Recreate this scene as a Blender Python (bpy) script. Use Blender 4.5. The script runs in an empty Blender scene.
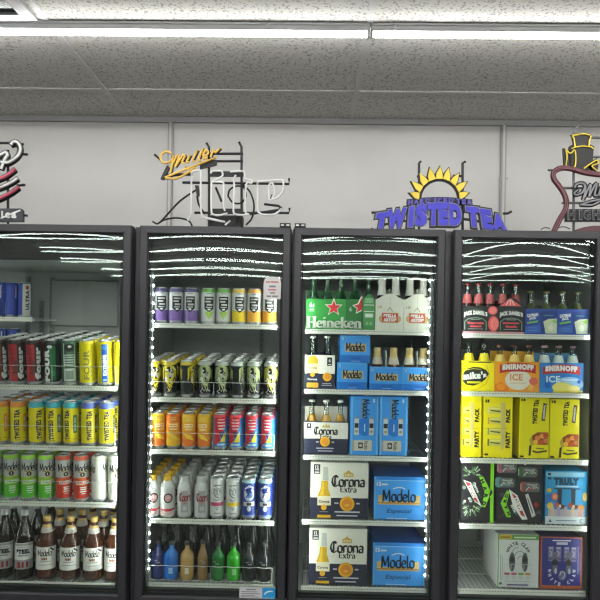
import bpy, math, random
from mathutils import Vector, Matrix, Euler
from mathutils.geometry import tessellate_polygon
random.seed(7)
PI = math.pi
SC = bpy.context.scene
COL = SC.collection

# ------------------------------------------------------------------ camera
F = 590.0                     # focal length in pixels of a 600 px frame
EYE = Vector((0, 0, 1.56))
HOR = 335.0                   # image row of eye level (shifted frame)
RC = (Matrix.Rotation(0.018, 3, 'Z') @ Matrix.Rotation(PI / 2, 3, 'X') @ Matrix.Rotation(0.0165, 3, 'Z'))
cam_data = bpy.data.cameras.new('camera')
cam_data.sensor_width = 36.0
cam_data.lens = F / 600.0 * 36.0
cam_data.shift_y = (HOR - 300.0) / 600.0
cam_data.clip_start = 0.05
cam = bpy.data.objects.new('camera', cam_data)
cam.matrix_world = Matrix.Translation(EYE) @ RC.to_4x4()
COL.objects.link(cam)
SC.camera = cam

# ------------------------------------------------------------------ world, light level, view
world = bpy.data.worlds.new('world')
world.use_nodes = True
world.node_tree.nodes['Background'].inputs[0].default_value = (0.8, 0.85, 0.9, 1)
world.node_tree.nodes['Background'].inputs[1].default_value = 0.15
SC.world = world
STRIP_E = 27.0                # ceiling LED battens
DIODE_E = 48.0                # visible LED diodes in the coolers
LENS_E = 29.0                  # lensed LED bars behind the door jambs
SC.view_settings.view_transform = 'Standard'
SC.view_settings.look = 'None'
SC.view_settings.gamma = 1.0
SC.view_settings.use_curve_mapping = False
SC.view_settings.exposure = 0.32
SC.cycles.filter_width = 1.3     # crisp, like the photograph

# ------------------------------------------------------------------ depths of the place (metres from the camera)
YD = 2.36      # door front
YS = 2.435     # shelf front edge
YP = 2.455     # product fronts
YBACK = 2.985  # inner back of the coolers
YW = 3.32      # rear wall
ZC = EYE.z + 1.215   # ceiling
S = YP / F     # metres per photo pixel at the product fronts

def ray(px, py):
    return RC @ Vector(((px - 300.0) / F, (HOR - py) / F, -1.0))
def at(px, py, Y):
    v = ray(px, py)
    return EYE + v * (Y / v.y)
def at_z(px, py, Z):
    v = ray(px, py)
    return EYE + v * ((Z - EYE.z) / v.z)

# ------------------------------------------------------------------ materials
def lin(c):
    c = c / 255.0
    return c / 12.92 if c <= 0.04045 else ((c + 0.055) / 1.055) ** 2.4
_mats = {}
def mat(name, rgb, rough=0.45, metal=0.0, spec=0.5, emit=0.0, coat=0.0):
    if name in _mats: return _mats[name]
    m = bpy.data.materials.new(name); m.use_nodes = True
    b = m.node_tree.nodes['Principled BSDF']
    c = tuple(lin(x) for x in rgb) + (1,)
    b.inputs['Base Color'].default_value = c
    b.inputs['Roughness'].default_value = rough
    b.inputs['Metallic'].default_value = metal
    b.inputs['Specular IOR Level'].default_value = spec
    b.inputs['Coat Weight'].default_value = coat
    if emit:
        b.inputs['Emission Color'].default_value = c
        b.inputs['Emission Strength'].default_value = emit
    _mats[name] = m
    return m
def ink(r, g, b, rough=0.4):
    return mat('ink_%d_%d_%d_%d' % (r, g, b, int(rough * 100)), (r, g, b), rough)
def noisy(name, rgb1, rgb2, scale, rough=0.6, lo=0.4, hi=0.6, detail=3.0, bump=0.0):
    m = mat(name, rgb1, rough)
    nt = m.node_tree; N = nt.nodes; L = nt.links
    tc = N.new('ShaderNodeTexCoord'); nz = N.new('ShaderNodeTexNoise'); cr = N.new('ShaderNodeValToRGB')
    nz.inputs['Scale'].default_value = scale; nz.inputs['Detail'].default_value = detail
    cr.color_ramp.elements[0].position = lo; cr.color_ramp.elements[1].position = hi
    cr.color_ramp.elements[0].color = tuple(lin(x) for x in rgb1) + (1,)
    cr.color_ramp.elements[1].color = tuple(lin(x) for x in rgb2) + (1,)
    L.new(tc.outputs['Object'], nz.inputs['Vector']); L.new(nz.outputs[0], cr.inputs[0])
    L.new(cr.outputs[0], N['Principled BSDF'].inputs['Base Color'])
    if bump:
        bp = N.new('ShaderNodeBump'); bp.inputs['Strength'].default_value = bump; bp.inputs['Distance'].default_value = 0.002
        L.new(nz.outputs[0], bp.inputs['Height']); L.new(bp.outputs[0], N['Principled BSDF'].inputs['Normal'])
    return m
def pane_material(name, tint, fac_scale=1.0, ior=1.5, rough=0.0):
    m = bpy.data.materials.new(name); m.use_nodes = True
    nt = m.node_tree; N = nt.nodes; L = nt.links
    N.remove(N['Principled BSDF'])
    t = N.new('ShaderNodeBsdfTransparent'); t.inputs[0].default_value = tint + (1,)
    g = N.new('ShaderNodeBsdfGlossy'); g.inputs['Roughness'].default_value = rough; g.inputs['Color'].default_value = (0.86, 1.0, 0.95, 1)
    fr = N.new('ShaderNodeFresnel'); fr.inputs[0].default_value = ior
    mul = N.new('ShaderNodeMath'); mul.operation = 'MULTIPLY'; mul.inputs[1].default_value = fac_scale
    mx = N.new('ShaderNodeMixShader')
    L.new(fr.outputs[0], mul.inputs[0]); L.new(mul.outputs[0], mx.inputs[0])
    L.new(t.outputs[0], mx.inputs[1]); L.new(g.outputs[0], mx.inputs[2])
    L.new(mx.outputs[0], N['Material Output'].inputs['Surface'])
    return m
def bglass(name, rgb, rough=0.06, solid=0.58):
    if name in _mats: return _mats[name]
    m = mat(name, rgb, rough, 0.0, 0.7, coat=0.6)
    nt = m.node_tree; N = nt.nodes; L = nt.links
    t = N.new('ShaderNodeBsdfTransparent'); t.inputs[0].default_value = tuple(lin(x) ** 0.55 for x in rgb) + (1,)
    mx = N.new('ShaderNodeMixShader'); mx.inputs[0].default_value = solid
    L.new(t.outputs[0], mx.inputs[1]); L.new(N['Principled BSDF'].outputs[0], mx.inputs[2])
    L.new(mx.outputs[0], N['Material Output'].inputs['Surface'])
    return m
def emitter(name, rgb, e):
    m = bpy.data.materials.new(name); m.use_nodes = True
    nt = m.node_tree; nt.nodes.remove(nt.nodes['Principled BSDF'])
    em = nt.nodes.new('ShaderNodeEmission'); em.inputs[0].default_value = rgb + (1,); em.inputs[1].default_value = e
    nt.links.new(em.outputs[0], nt.nodes['Material Output'].inputs['Surface'])
    return m

WALLM = noisy('painted_wall_panel', (198, 198, 196), (203, 203, 201), 2.0, 0.35)
WALLD = noisy('painted_far_wall', (70, 72, 76), (78, 80, 84), 2.0, 0.6)
def ceiling_material():
    m = mat('mineral_fibre_tile', (202, 201, 196), 0.9)
    nt = m.node_tree; N = nt.nodes; L = nt.links
    tc = N.new('ShaderNodeTexCoord'); nz = N.new('ShaderNodeTexNoise'); cr = N.new('ShaderNodeValToRGB')
    nz.inputs['Scale'].default_value = 95; nz.inputs['Detail'].default_value = 2.0; nz.inputs['Roughness'].default_value = 0.6
    e = cr.color_ramp.elements
    e[0].position = 0.37; e[0].color = (0.34, 0.335, 0.325, 1); e[1].position = 0.45; e[1].color = (lin(216), lin(215), lin(210), 1)
    L.new(tc.outputs['Object'], nz.inputs['Vector']); L.new(nz.outputs[0], cr.inputs[0]); L.new(cr.outputs[0], N['Principled BSDF'].inputs['Base Color'])
    return m
CEILM = ceiling_material()
FLOORM = noisy('vinyl_floor_tile', (112, 110, 106), (124, 121, 117), 3.0, 0.35)
TBAR = mat('grid_white_metal', (208, 208, 206), 0.4)
TRIMM = mat('trim_metal', (172, 174, 176), 0.35)
TRIM_SHADE = mat('trim_grey_painted_shade', (158, 159, 160), 0.4)  # grey darkened so the wall trims carry their shade in the colour
FRAME = mat('door_frame_black', (56, 57, 62), 0.34, 0.1)
BLACK = mat('cabinet_black', (20, 21, 23), 0.5)
LINER = noisy('cooler_liner_grey', (158, 162, 160), (166, 170, 168), 3.0, 0.35)
LINERD = mat('liner_grey_painted_shade', (124, 128, 126), 0.3)  # darker liner grey, shade put into the pilasters and panel edges
WIRE = mat('white_coated_wire', (205, 208, 200), 0.35)
RAIL = mat('price_rail_white', (226, 228, 218), 0.35)
SLOT = mat('rail_slot_dark', (92, 94, 90), 0.6)
STEEL = mat('bare_steel', (170, 172, 174), 0.3, 0.9)
LIDM = mat('can_lid_aluminium', (205, 207, 206), 0.28, 0.7)
SILVER = mat('can_silver', (200, 203, 204), 0.3, 0.35)
CHROME = mat('polished_reflector', (190, 194, 195), 0.12, 0.95)
GLASS = pane_material('door_glass', (0.968, 0.988, 0.978), 0.74)
CLEAR = pane_material('clear_bottle_glass', (0.86, 0.88, 0.87), 2.2, 1.5, 0.05)
STRIPM = emitter('led_batten_diffuser', (1.0, 0.985, 0.95), STRIP_E)
DIODEM = emitter('led_diode', (0.92, 1.0, 0.96), DIODE_E)
LENSM = emitter('led_bar_lens', (0.94, 1.0, 0.95), LENS_E)
RUBBER = mat('black_rubber', (24, 24, 26), 0.6)
SIGNB = mat('sign_black_metal', (38, 38, 41), 0.5)

# ------------------------------------------------------------------ flat artwork in photo pixels
_text = {}
def text_mesh(s, bold):
    bold = bold + 0.012; k = (s, bold)
    if k not in _text:
        c = bpy.data.curves.new('lettering', 'FONT'); c.body = s; c.size = 1.0; c.offset = bold; c.resolution_u = 3; c.space_character = 1.0 + 2.2*bold
        o = bpy.data.objects.new('lettering', c)
        COL.objects.link(o)
        bpy.context.view_layer.update()
        dg = bpy.context.evaluated_depsgraph_get()
        me = bpy.data.meshes.new_from_object(o.evaluated_get(dg))
        vs = [(v.co.x, v.co.y) for v in me.vertices]; fs = [tuple(p.vertices) for p in me.polygons]
        bpy.data.objects.remove(o); bpy.data.curves.remove(c); bpy.data.meshes.remove(me)
        xs = [v[0] for v in vs]; ys = [v[1] for v in vs]
        x0, x1, y0, y1 = min(xs), max(xs), min(ys), max(ys)
        _text[k] = ([((x - x0) / (x1 - x0) - 0.5, (y - y0) / (y1 - y0) - 0.5) for x, y in vs], fs)
    return _text[k]

GL = {  # broad-nib letter strokes: width, list of polylines
 'C': (0.74, [[(.66,.80),(.42,.98),(.14,.78),(.06,.42),(.22,.08),(.46,.0),(.70,.16)], [(.40,.92),(.36,.5),(.40,.12)]]),
 'o': (0.58, [[(.28,.62),(.08,.5),(.08,.12),(.28,0),(.50,.12),(.50,.5),(.28,.62)]]),
 'r': (0.46, [[(.10,.62),(.10,0)], [(.10,.46),(.30,.62),(.44,.52)]]),
 'n': (0.58, [[(.08,.62),(.08,0)], [(.08,.46),(.32,.62),(.50,.48),(.50,0)]]),
 'a': (0.56, [[(.08,.52),(.28,.62),(.46,.5),(.46,0)], [(.46,.36),(.14,.3),(.08,.12),(.24,0),(.46,.12)]]),
 'E': (0.66, [[(.60,.92),(.16,.9),(.10,.5),(.16,.06),(.62,.06)], [(.14,.5),(.48,.52)]]),
 'x': (0.54, [[(.06,.62),(.48,0)], [(.48,.62),(.06,0)]]),
 't': (0.40, [[(.18,.88),(.18,.1),(.36,0)], [(.02,.62),(.38,.62)]]),
 'M': (0.92, [[(.10,0),(.14,.96)], [(.14,.96),(.44,.2),(.74,.96)], [(.74,.96),(.80,0)]]),
 'd': (0.58, [[(.50,1.0),(.50,0)], [(.50,.56),(.24,.62),(.08,.46),(.08,.14),(.26,0),(.50,.12)]]),
 'e': (0.54, [[(.08,.32),(.48,.36),(.44,.54),(.28,.62),(.08,.48),(.08,.14),(.28,0),(.50,.12)]]),
 'l': (0.28, [[(.10,1.0),(.10,.1),(.24,0)]]),
 'H': (0.84, [[(.16,0),(.16,1)], [(.66,0),(.66,1)], [(.16,.5),(.66,.5)], [(.02,0),(.30,0)], [(.02,1),(.30,1)], [(.52,0),(.80,0)], [(.52,1),(.80,1)]]),
 'i': (0.32, [[(.15,.62),(.15,0)], [(.02,0),(.28,0)], [(.02,.62),(.15,.62)], [(.15,.84),(.15,.94)]]),
 'N': (0.66, [[(.14,.62),(.14,0)], [(.14,.48),(.32,.62),(.50,.5),(.50,0)], [(.02,0),(.27,0)], [(.38,0),(.63,0)]]),
 'k': (0.62, [[(.14,1),(.14,0)], [(.02,0),(.27,0)], [(.14,.24),(.46,.62)], [(.26,.36),(.54,0)], [(.36,.62),(.58,.62)]]),
 's': (0.44, [[(.38,.54),(.22,.62),(.08,.5),(.38,.16),(.26,0),(.06,.1)]]),
 ' ': (0.30, []),
}
class Art:
    """flat coloured shapes; ox/oy put photo pixels into the artwork's own frame (v is up)"""
    def __init__(self, ox=0.0, oy=0.0, down=True):
        self.ox, self.oy, self.sg, self.items = ox, oy, (-1 if down else 1), []
    def P(self, x, y): return (x - self.ox, self.sg * (y - self.oy))
    def raw(self, m, vs, fs): self.items.append((m, vs, fs))
    def poly(self, m, pts):
        vs = [self.P(*p) for p in pts]
        tr = tessellate_polygon([[Vector((a, b, 0)) for a, b in vs]])
        self.raw(m, vs, [tuple(t) for t in tr])
    def rect(self, m, x0, y0, x1, y1): self.poly(m, [(x0, y0), (x1, y0), (x1, y1), (x0, y1)])
    def rects(self, m, lst):
        vs, fs = [], []
        for x0, y0, x1, y1 in lst:
            k = len(vs); vs += [self.P(x0, y0), self.P(x1, y0), self.P(x1, y1), self.P(x0, y1)]; fs.append((k, k+1, k+2, k+3))
        self.raw(m, vs, fs)
    def ell(self, m, cx, cy, rx, ry=None, n=20, rot=0.0):
        ry = rx if ry is None else ry
        c, s = math.cos(rot), math.sin(rot)
        self.poly(m, [(cx + rx * math.cos(2*PI*i/n) * c - ry * math.sin(2*PI*i/n) * s,
                       cy + rx * math.cos(2*PI*i/n) * s + ry * math.sin(2*PI*i/n) * c) for i in range(n)])
    def star(self, m, cx, cy, r, n=5, inner=0.42, rot=-PI/2):
        self.poly(m, [(cx + (r if i % 2 == 0 else r*inner) * math.cos(rot + PI*i/n), cy + (r if i % 2 == 0 else r*inner) * math.sin(rot + PI*i/n)) for i in range(2*n)])
    def text(self, m, s, cx, cy, w, h, rot=0.0, bold=0.02, shear=0.0, arch=0.0):
        vs, fs = text_mesh(s, bold)
        c, sn = math.cos(math.radians(rot)), math.sin(math.radians(rot))
        x0, y0 = self.P(cx, cy); out = []
        for a, b in vs:
            x, y = (a + shear * b * h / w) * w, b * h + arch * (0.25 - a * a) * 4
            out.append((x0 + x*c - y*sn, y0 + x*sn + y*c))
        self.raw(m, out, fs)
    def nib(self, m, s, cx, cy, w, h, nibw=0.09, ang=40.0, rot=0.0):
        tot = sum(GL[ch][0] for ch in s); vs, fs = [], []
        dx, dy = math.cos(math.radians(ang)) * nibw * 1.28, math.sin(math.radians(ang)) * nibw * 1.0
        c, sn = math.cos(math.radians(rot)), math.sin(math.radians(rot))
        x0, y0 = self.P(cx, cy); pen = 0.0
        def put(x, y):
            X, Y = (x / tot - 0.5) * w, (y - 0.5) * h
            vs.append((x0 + X*c - Y*sn, y0 + X*sn + Y*c)); return len(vs) - 1
        for ch in s:
            for pl in GL[ch][1]:
                for (ax, ay), (bx, by) in zip(pl, pl[1:]):
                    f = [put(pen+ax-dx, ay-dy), put(pen+ax+dx, ay+dy), put(pen+bx+dx, by+dy), put(pen+bx-dx, by-dy)]
                    fs.append(tuple(f))
                    # a little body for strokes running along the nib
                    f = [put(pen+ax+.03, ay-.05), put(pen+bx+.03, by-.05), put(pen+bx-.03, by+.05), put(pen+ax-.03, ay+.05)]
                    fs.append(tuple(f))
            pen += GL[ch][0]
        self.raw(m, vs, fs)
    def line(self, m, pts, w, closed=False):
        P = [Vector(self.P(*p)) for p in pts]; vs, fs = [], []; n = len(P)
        if closed: P.append(P[0])
        L = []
        for i, p in enumerate(P):
            a = P[i-1] if i else (P[-2] if closed else p); b = P[i+1] if i < len(P)-1 else (P[1] if closed else p)
            d = b - a
            d = d.normalized() if d.length > 1e-9 else Vector((1, 0))
            nrm = Vector((-d.y, d.x)) * w / 2
            vs += [tuple(p - nrm), tuple(p + nrm)]
        for i in range(len(P) - 1): fs.append((2*i, 2*i+1, 2*i+3, 2*i+2))
        self.raw(m, vs, fs)
    def arctext(self, m, s, cx, cy, r, a0, a1, h, w=None, bold=0.03, inside=False):
        n = len(s)
        for i, ch in enumerate(s):
            if ch == ' ': continue
            a = math.radians(a0 + (a1 - a0) * (i + 0.5) / n)
            ww = (w or h * 0.7) * (0.45 if ch in 'I1' else 1.4 if ch in 'WM' else 1.0)
            rot = math.degrees(-a) - 90 if not inside else math.degrees(-a) + 90
            self.text(m, ch, cx + r * math.cos(a), cy + r * math.sin(a), ww, h, rot, bold)

# ------------------------------------------------------------------ mesh collector
class MB:
    def __init__(self): self.v, self.f, self.m, self.sm, self.mats = [], [], [], [], []
    def mi(self, m):
        if m not in self.mats: self.mats.append(m)
        return self.mats.index(m)
    def add(self, vs, fs, m, smooth=False):
        k = len(self.v); self.v += [tuple(x) for x in vs]; i = self.mi(m)
        for f in fs: self.f.append(tuple(k + a for a in f)); self.m.append(i); self.sm.append(smooth)
    def box(self, x0, x1, y0, y1, z0, z1, m, M=None, bevel=0.0):
        if bevel:
            b = bevel
            pts = [(x0+b, z0), (x1-b, z0), (x1, z0+b), (x1, z1-b), (x1-b, z1), (x0+b, z1), (x0, z1-b), (x0, z0+b)]
            return self.prism(pts, y0, y1, m)
        vs = [Vector(p) for p in ((x0,y0,z0),(x1,y0,z0),(x1,y1,z0),(x0,y1,z0),(x0,y0,z1),(x1,y0,z1),(x1,y1,z1),(x0,y1,z1))]
        if M is not None: vs = [M @ p for p in vs]
        self.add(vs, [(0,3,2,1),(4,5,6,7),(0,1,5,4),(1,2,6,5),(2,3,7,6),(3,0,4,7)], m)
    def prism(self, pts, y0, y1, m):
        """polygon in x/z, extruded from y0 (front) to y1"""
        ar = sum(pts[i][0]*pts[(i+1) % len(pts)][1] - pts[(i+1) % len(pts)][0]*pts[i][1] for i in range(len(pts)))
        if ar < 0: pts = pts[::-1]
        n = len(pts)
        vs = [(x, y0, z) for x, z in pts] + [(x, y1, z) for x, z in pts]
        tr = [tuple(t) for t in tessellate_polygon([[Vector((a, b, 0)) for a, b in pts]])]
        fs = []
        for t in tr:
            (ax, az), (bx, bz), (cx, cz) = pts[t[0]], pts[t[1]], pts[t[2]]
            if (bx-ax)*(cz-az) - (cx-ax)*(bz-az) < 0: t = t[::-1]
            fs.append(t); fs.append(tuple(n + a for a in t[::-1]))
        fs += [(i, n + i, n + (i+1) % n, (i+1) % n) for i in range(n)]
        self.add(vs, fs, m)
    def lathe(self, prof, mats, seg=24, cx=0.0, cy=0.0, smooth=True, sx=1.0, sy=1.0):
        """prof: (r, z) bottom to top; mats: one per band"""
        for j in range(len(prof) - 1):
            (r0, z0), (r1, z1) = prof[j], prof[j+1]
            m = mats[j] if isinstance(mats, list) else mats
            vs, fs = [], []
            for i in range(seg):
                a = 2*PI*i/seg
                vs += [(cx + sx*r0*math.sin(a), cy - sy*r0*math.cos(a), z0), (cx + sx*r1*math.sin(a), cy - sy*r1*math.cos(a), z1)]
            for i in range(seg):
                k, q = 2*i, 2*((i+1) % seg); fs.append((k, q, q+1, k+1))
            self.add(vs, fs, m, smooth)
    def disc(self, r, z, m, seg=24, up=True):
        vs = [(r*math.sin(2*PI*i/seg), -r*math.cos(2*PI*i/seg), z) for i in range(seg)]
        self.add(vs, [tuple(range(seg)) if up else tuple(range(seg))[::-1]], m)
    def tube(self, pts, r, m, seg=6, closed=False, caps=True):
        P = [Vector(p) for p in pts]; n = len(P); vs, fs = [], []
        up = None
        for i, p in enumerate(P):
            a = P[i-1] if (i or closed) else p; b = P[(i+1) % n] if (i < n-1 or closed) else p
            d = (b - a); d = d.normalized() if d.length > 1e-9 else Vector((0, 0, 1))
            if up is None:
                up = Vector((0, 0, 1)) if abs(d.z) < 0.9 else Vector((1, 0, 0))
            s = d.cross(up)
            if s.length < 1e-5: s = d.cross(Vector((0.3, 1, 0.2)))
            s.normalize(); u = s.cross(d).normalized(); up = u
            for k in range(seg):
                t = 2*PI*k/seg; vs.append(p + s*(r*math.cos(t)) + u*(r*math.sin(t)))
        for i in range(n if closed else n - 1):
            j = (i+1) % n
            for k in range(seg):
                q = (k+1) % seg; fs.append((i*seg+k, j*seg+k, j*seg+q, i*seg+q)[::-1])
        if caps and not closed:
            fs.append(tuple(range(seg))); fs.append(tuple((n-1)*seg + k for k in range(seg))[::-1])
        self.add(vs, fs, m, True)
    def art(self, a, s, x0=0.0, z0=0.0, y=0.0, step=0.00005, face=-1):
        """artwork on a plane facing -y (face=-1)"""
        for i, (m, vs, fs) in enumerate(a.items):
            yy = y + face * (0.0002 + step * i)
            out = []
            for f in fs:
                A = sum(vs[f[k]][0]*vs[f[(k+1) % len(f)]][1] - vs[f[(k+1) % len(f)]][0]*vs[f[k]][1] for k in range(len(f)))
                out.append(f if A > 0 else f[::-1])
            self.add([(x0 + u*s, yy, z0 + v*s) for u, v in vs], out, m)
    def wrap(self, a, s, R, rep=(0.0,), step=0.00004, dth=math.radians(11.25), off=0.00035):
        """artwork wrapped on a cylinder of radius R about z; u=0 faces -y"""
        du = R * dth / s
        for base in rep:
            for i, (m, vs, fs) in enumerate(a.items):
                nv, nf, idx = [], [], {}
                rr = R + off + step * i
                def vid(p):
                    k = (round(p[0], 3), round(p[1], 3))
                    if k not in idx:
                        th = p[0] * s / R + base
                        idx[k] = len(nv); nv.append((rr*math.sin(th), -rr*math.cos(th), p[1]*s))
                    return idx[k]
                for f in fs:
                    pl = [vs[q] for q in f]
                    A = sum(pl[k][0]*pl[(k+1) % len(pl)][1] - pl[(k+1) % len(pl)][0]*pl[k][1] for k in range(len(pl)))
                    if A < 0: pl = pl[::-1]
                    lo, hi = min(p[0] for p in pl), max(p[0] for p in pl)
                    for kk in range(math.floor(lo/du), math.ceil(hi/du)):
                        q = clip(clip(pl, kk*du, 1), (kk+1)*du, -1)
                        if len(q) >= 3:
                            ids = []
                            for p in q:
                                t = vid(p)
                                if t not in ids: ids.append(t)
                            if len(ids) >= 3: nf.append(tuple(ids))
                if nf: self.add(nv, nf, m, True)
    def build(self, name, parent=None, loc=None, cls=None):
        me = bpy.data.meshes.new(name); me.from_pydata(self.v, [], self.f)
        for m in self.mats: me.materials.append(m)
        me.polygons.foreach_set('material_index', self.m); me.polygons.foreach_set('use_smooth', self.sm)
        me.update()
        o = bpy.data.objects.new(name, me); COL.objects.link(o)
        if parent is not None: o.parent = parent
        if loc is not None: o.location = loc
        return o
def clip(pl, x, sg):
    out = []
    for i in range(len(pl)):
        a, b = pl[i], pl[(i+1) % len(pl)]
        da, db = sg*(a[0]-x), sg*(b[0]-x)
        if da >= 0: out.append(a)
        if (da > 0 and db < 0) or (da < 0 and db > 0):
            t = da/(da-db); out.append((x, a[1] + t*(b[1]-a[1])))
    return out
def smooth_path(pts, n=5, closed=False):
    P = [Vector(p) for p in pts]; out = []; L = len(P)
    for i in range(L if closed else L-1):
        p1, p2 = P[i], P[(i+1) % L]
        p0 = P[i-1] if (i or closed) else p1*2 - p2
        p3 = P[(i+2) % L] if (i < L-2 or closed) else p2*2 - p1
        for k in range(n):
            t = k/n
            out.append(0.5*((2*p1) + (p2-p0)*t + (2*p0-5*p1+4*p2-p3)*t*t + (3*p1-p0-3*p2+p3)*t**3))
    if not closed: out.append(P[-1])
    return out

def empty(name, loc=(0, 0, 0)):
    o = bpy.data.objects.new(name, None); o.empty_display_size = 0.02
    COL.objects.link(o); o.location = loc
    return o
def tag(o, label, cat, group=None):
    o['label'] = label; o['category'] = cat
    if group: o['group'] = group
    return o
def struct(o): o['kind'] = 'structure'; return o
def copy_tree(o, parent=None):
    c = o.copy(); COL.objects.link(c)
    if parent is not None: c.parent = parent
    for ch in o.children: copy_tree(ch, c)
    return c
ORD = ['first', 'second', 'third', 'fourth', 'fifth', 'sixth', 'seventh', 'eighth', 'ninth', 'tenth']

# ================================================================== SETTING
YB, XL, XR = -9.5, -5.6, 7.4
b = MB(); b.box(XL, XR, YB, YW, -0.05, 0.0, FLOORM); struct(b.build('floor'))
b = MB(); b.box(XL, XR, YB, YW + 0.12, ZC, ZC + 0.06, CEILM); struct(b.build('ceiling'))
b = MB(); b.box(XL, XR, YW, YW + 0.1, 0, ZC, WALLM); struct(b.build('wall_back'))
b = MB(); b.box(XL - 0.1, XL, YB, YW + 0.1, 0, ZC, WALLM); struct(b.build('wall_left'))
b = MB(); b.box(XR, XR + 0.1, YB, YW + 0.1, 0, ZC, WALLM); struct(b.build('wall_right'))
b = MB(); b.box(XL, XR, YB - 0.1, YB, 0, ZC, WALLD); struct(b.build('wall_front'))
# suspended ceiling grid: cross rows every 0.61 m, runners every 1.22 m
xm = at_z(357, 90, ZC).x
y_row = at_z(358, 91.5, ZC).y
b = MB()
rows = []
y = y_row
while y > YB:
    rows.append(y); y -= 0.61
for y in rows: b.box(XL, XR, y - 0.012, y + 0.012, ZC - 0.004, ZC + 0.001, TBAR)
for k in range(-5, 7):
    x = xm + 1.262 * k
    b.box(x - 0.012, x + 0.012, YB, YW, ZC - 0.0045, ZC + 0.001, TBAR)
struct(b.build('ceiling_grid'))
b = MB()
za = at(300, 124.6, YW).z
b.box(XL, XR, YW - 0.022, YW, za, ZC - 0.001, TRIM_SHADE)  # moulding under the ceiling, its shade painted in as grey
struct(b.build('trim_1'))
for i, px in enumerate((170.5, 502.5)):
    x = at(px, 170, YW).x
    b = MB(); b.box(x - 0.015, x + 0.015, YW - 0.016, YW, 0.1, za, TRIM_SHADE)  # seam strip: edge shadows painted grey, wall-toned middle as the highlight
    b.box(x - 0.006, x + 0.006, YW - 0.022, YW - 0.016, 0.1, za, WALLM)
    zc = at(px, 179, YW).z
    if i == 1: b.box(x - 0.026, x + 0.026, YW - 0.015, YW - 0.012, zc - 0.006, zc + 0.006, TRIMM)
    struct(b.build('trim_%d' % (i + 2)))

# ---- LED battens: the row above the coolers and the rows behind the camera that the glass mirrors
zs = ZC - 0.052
def batten(x0, x1, y, label, first):
    t = empty('led_batten', ((x0 + x1)/2, y, ZC))
    tag(t, label, 'light', 'LED battens under the ceiling')
    h = (x1 - x0) / 2
    m = MB(); m.box(-h, h, -0.0125, 0.0125, -0.033, -0.0045, TRIMM)
    m.box(-h, h, -0.017, 0.017, -0.012, -0.0045, TRIMM)
    m.build('housing', t)
    m = MB()
    n = 9
    prof = [(0.0122*math.cos(-0.35 + (PI+0.7)*i/n), -0.040 - 0.0122*math.sin(-0.35 + (PI+0.7)*i/n)) for i in range(n + 1)]
    vs = [(-h + 0.006, a, z) for a, z in prof] + [(h - 0.006, a, z) for a, z in prof]
    fs = [(i, i+1, n+2+i, n+1+i) for i in range(n)] + [tuple(range(n+1))[::-1], tuple(range(n+1, 2*n+2))]
    m.add(vs, [f[::-1] for f in fs], STRIPM)
    m.build('diffuser', t)
    for s in (-1, 1):
        m = MB(); m.box(s*(h - 0.003) - 0.004, s*(h - 0.003) + 0.004, -0.0132, 0.0132, -0.0530, -0.030, TRIMM); m.build('end_cap', t)
    if first:
        for xx in first:
            m = MB(); m.box(xx - x_mid(x0, x1) - 0.006, xx - x_mid(x0, x1) + 0.006, -0.019, 0.019, -0.034, -0.0045, STEEL); m.build('mounting_clip', t)
def x_mid(a, c): return (a + c) / 2
y0 = 2.30
xj = at_z(370.2, 36, zs).x
batten(xj - 2.44, xj - 0.004, y0, 'left bright LED batten on the ceiling before the rear wall', [at_z(266, 30, zs).x])
batten(xj + 0.004, xj + 2.44, y0, 'right bright LED batten on the ceiling, from the joint to the right', [at_z(397, 30, zs).x])
for k in range(1, 9):
    y = y0 - 1.22*k
    off = 0.12 if k % 2 else -0.1
    for j, (x0, x1) in enumerate(((-4.1, -1.67), (-1.66, 0.77), (0.78, 3.21), (3.22, 5.65))):
        if k == 1 and j == 1: pass
        batten(x0 + off, x1 + off, y, '%s LED batten of the %s row behind the camera' % (('leftmost', 'second', 'third', 'rightmost')[j], ORD[k-1]), None)

# ---- recessed troffer at the upper left
p0 = at_z(55, 22, ZC)
xr = xm - 1.262 - 0.015
t = empty('recessed_troffer', (xr - 0.6, 1.975, ZC))
tag(t, 'recessed grey louvred ceiling light at the upper left corner', 'light')
m = MB()
for x0, x1, ya, yb in ((-0.59, 0.59, -0.29, -0.25), (-0.59, 0.59, 0.25, 0.29), (-0.59, -0.54, -0.25, 0.25), (0.54, 0.59, -0.25, 0.25)):
    m.box(x0, x1, ya, yb, -0.016, -0.002, TRIMM)
m.build('frame', t)
m = MB(); m.box(-0.54, 0.54, -0.25, 0.25, -0.004, -0.001, mat('louvre_grey', (96, 100, 100), 0.25, 0.6)); m.build('reflector', t)
for s in (-1, 1):
    m = MB(); m.box(s*0.27 - 0.2, s*0.27 + 0.2, -0.2, 0.2, -0.009, -0.005, mat('louvre_dark', (60, 63, 63), 0.3, 0.5)); m.tube([(s*0.27-0.2, -0.2, -0.011), (s*0.27+0.2, -0.2, -0.011), (s*0.27+0.2, 0.2, -0.011), (s*0.27-0.2, 0.2, -0.011)], 0.006, CHROME, closed=True)
    m.build('lamp_cover', t)

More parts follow.
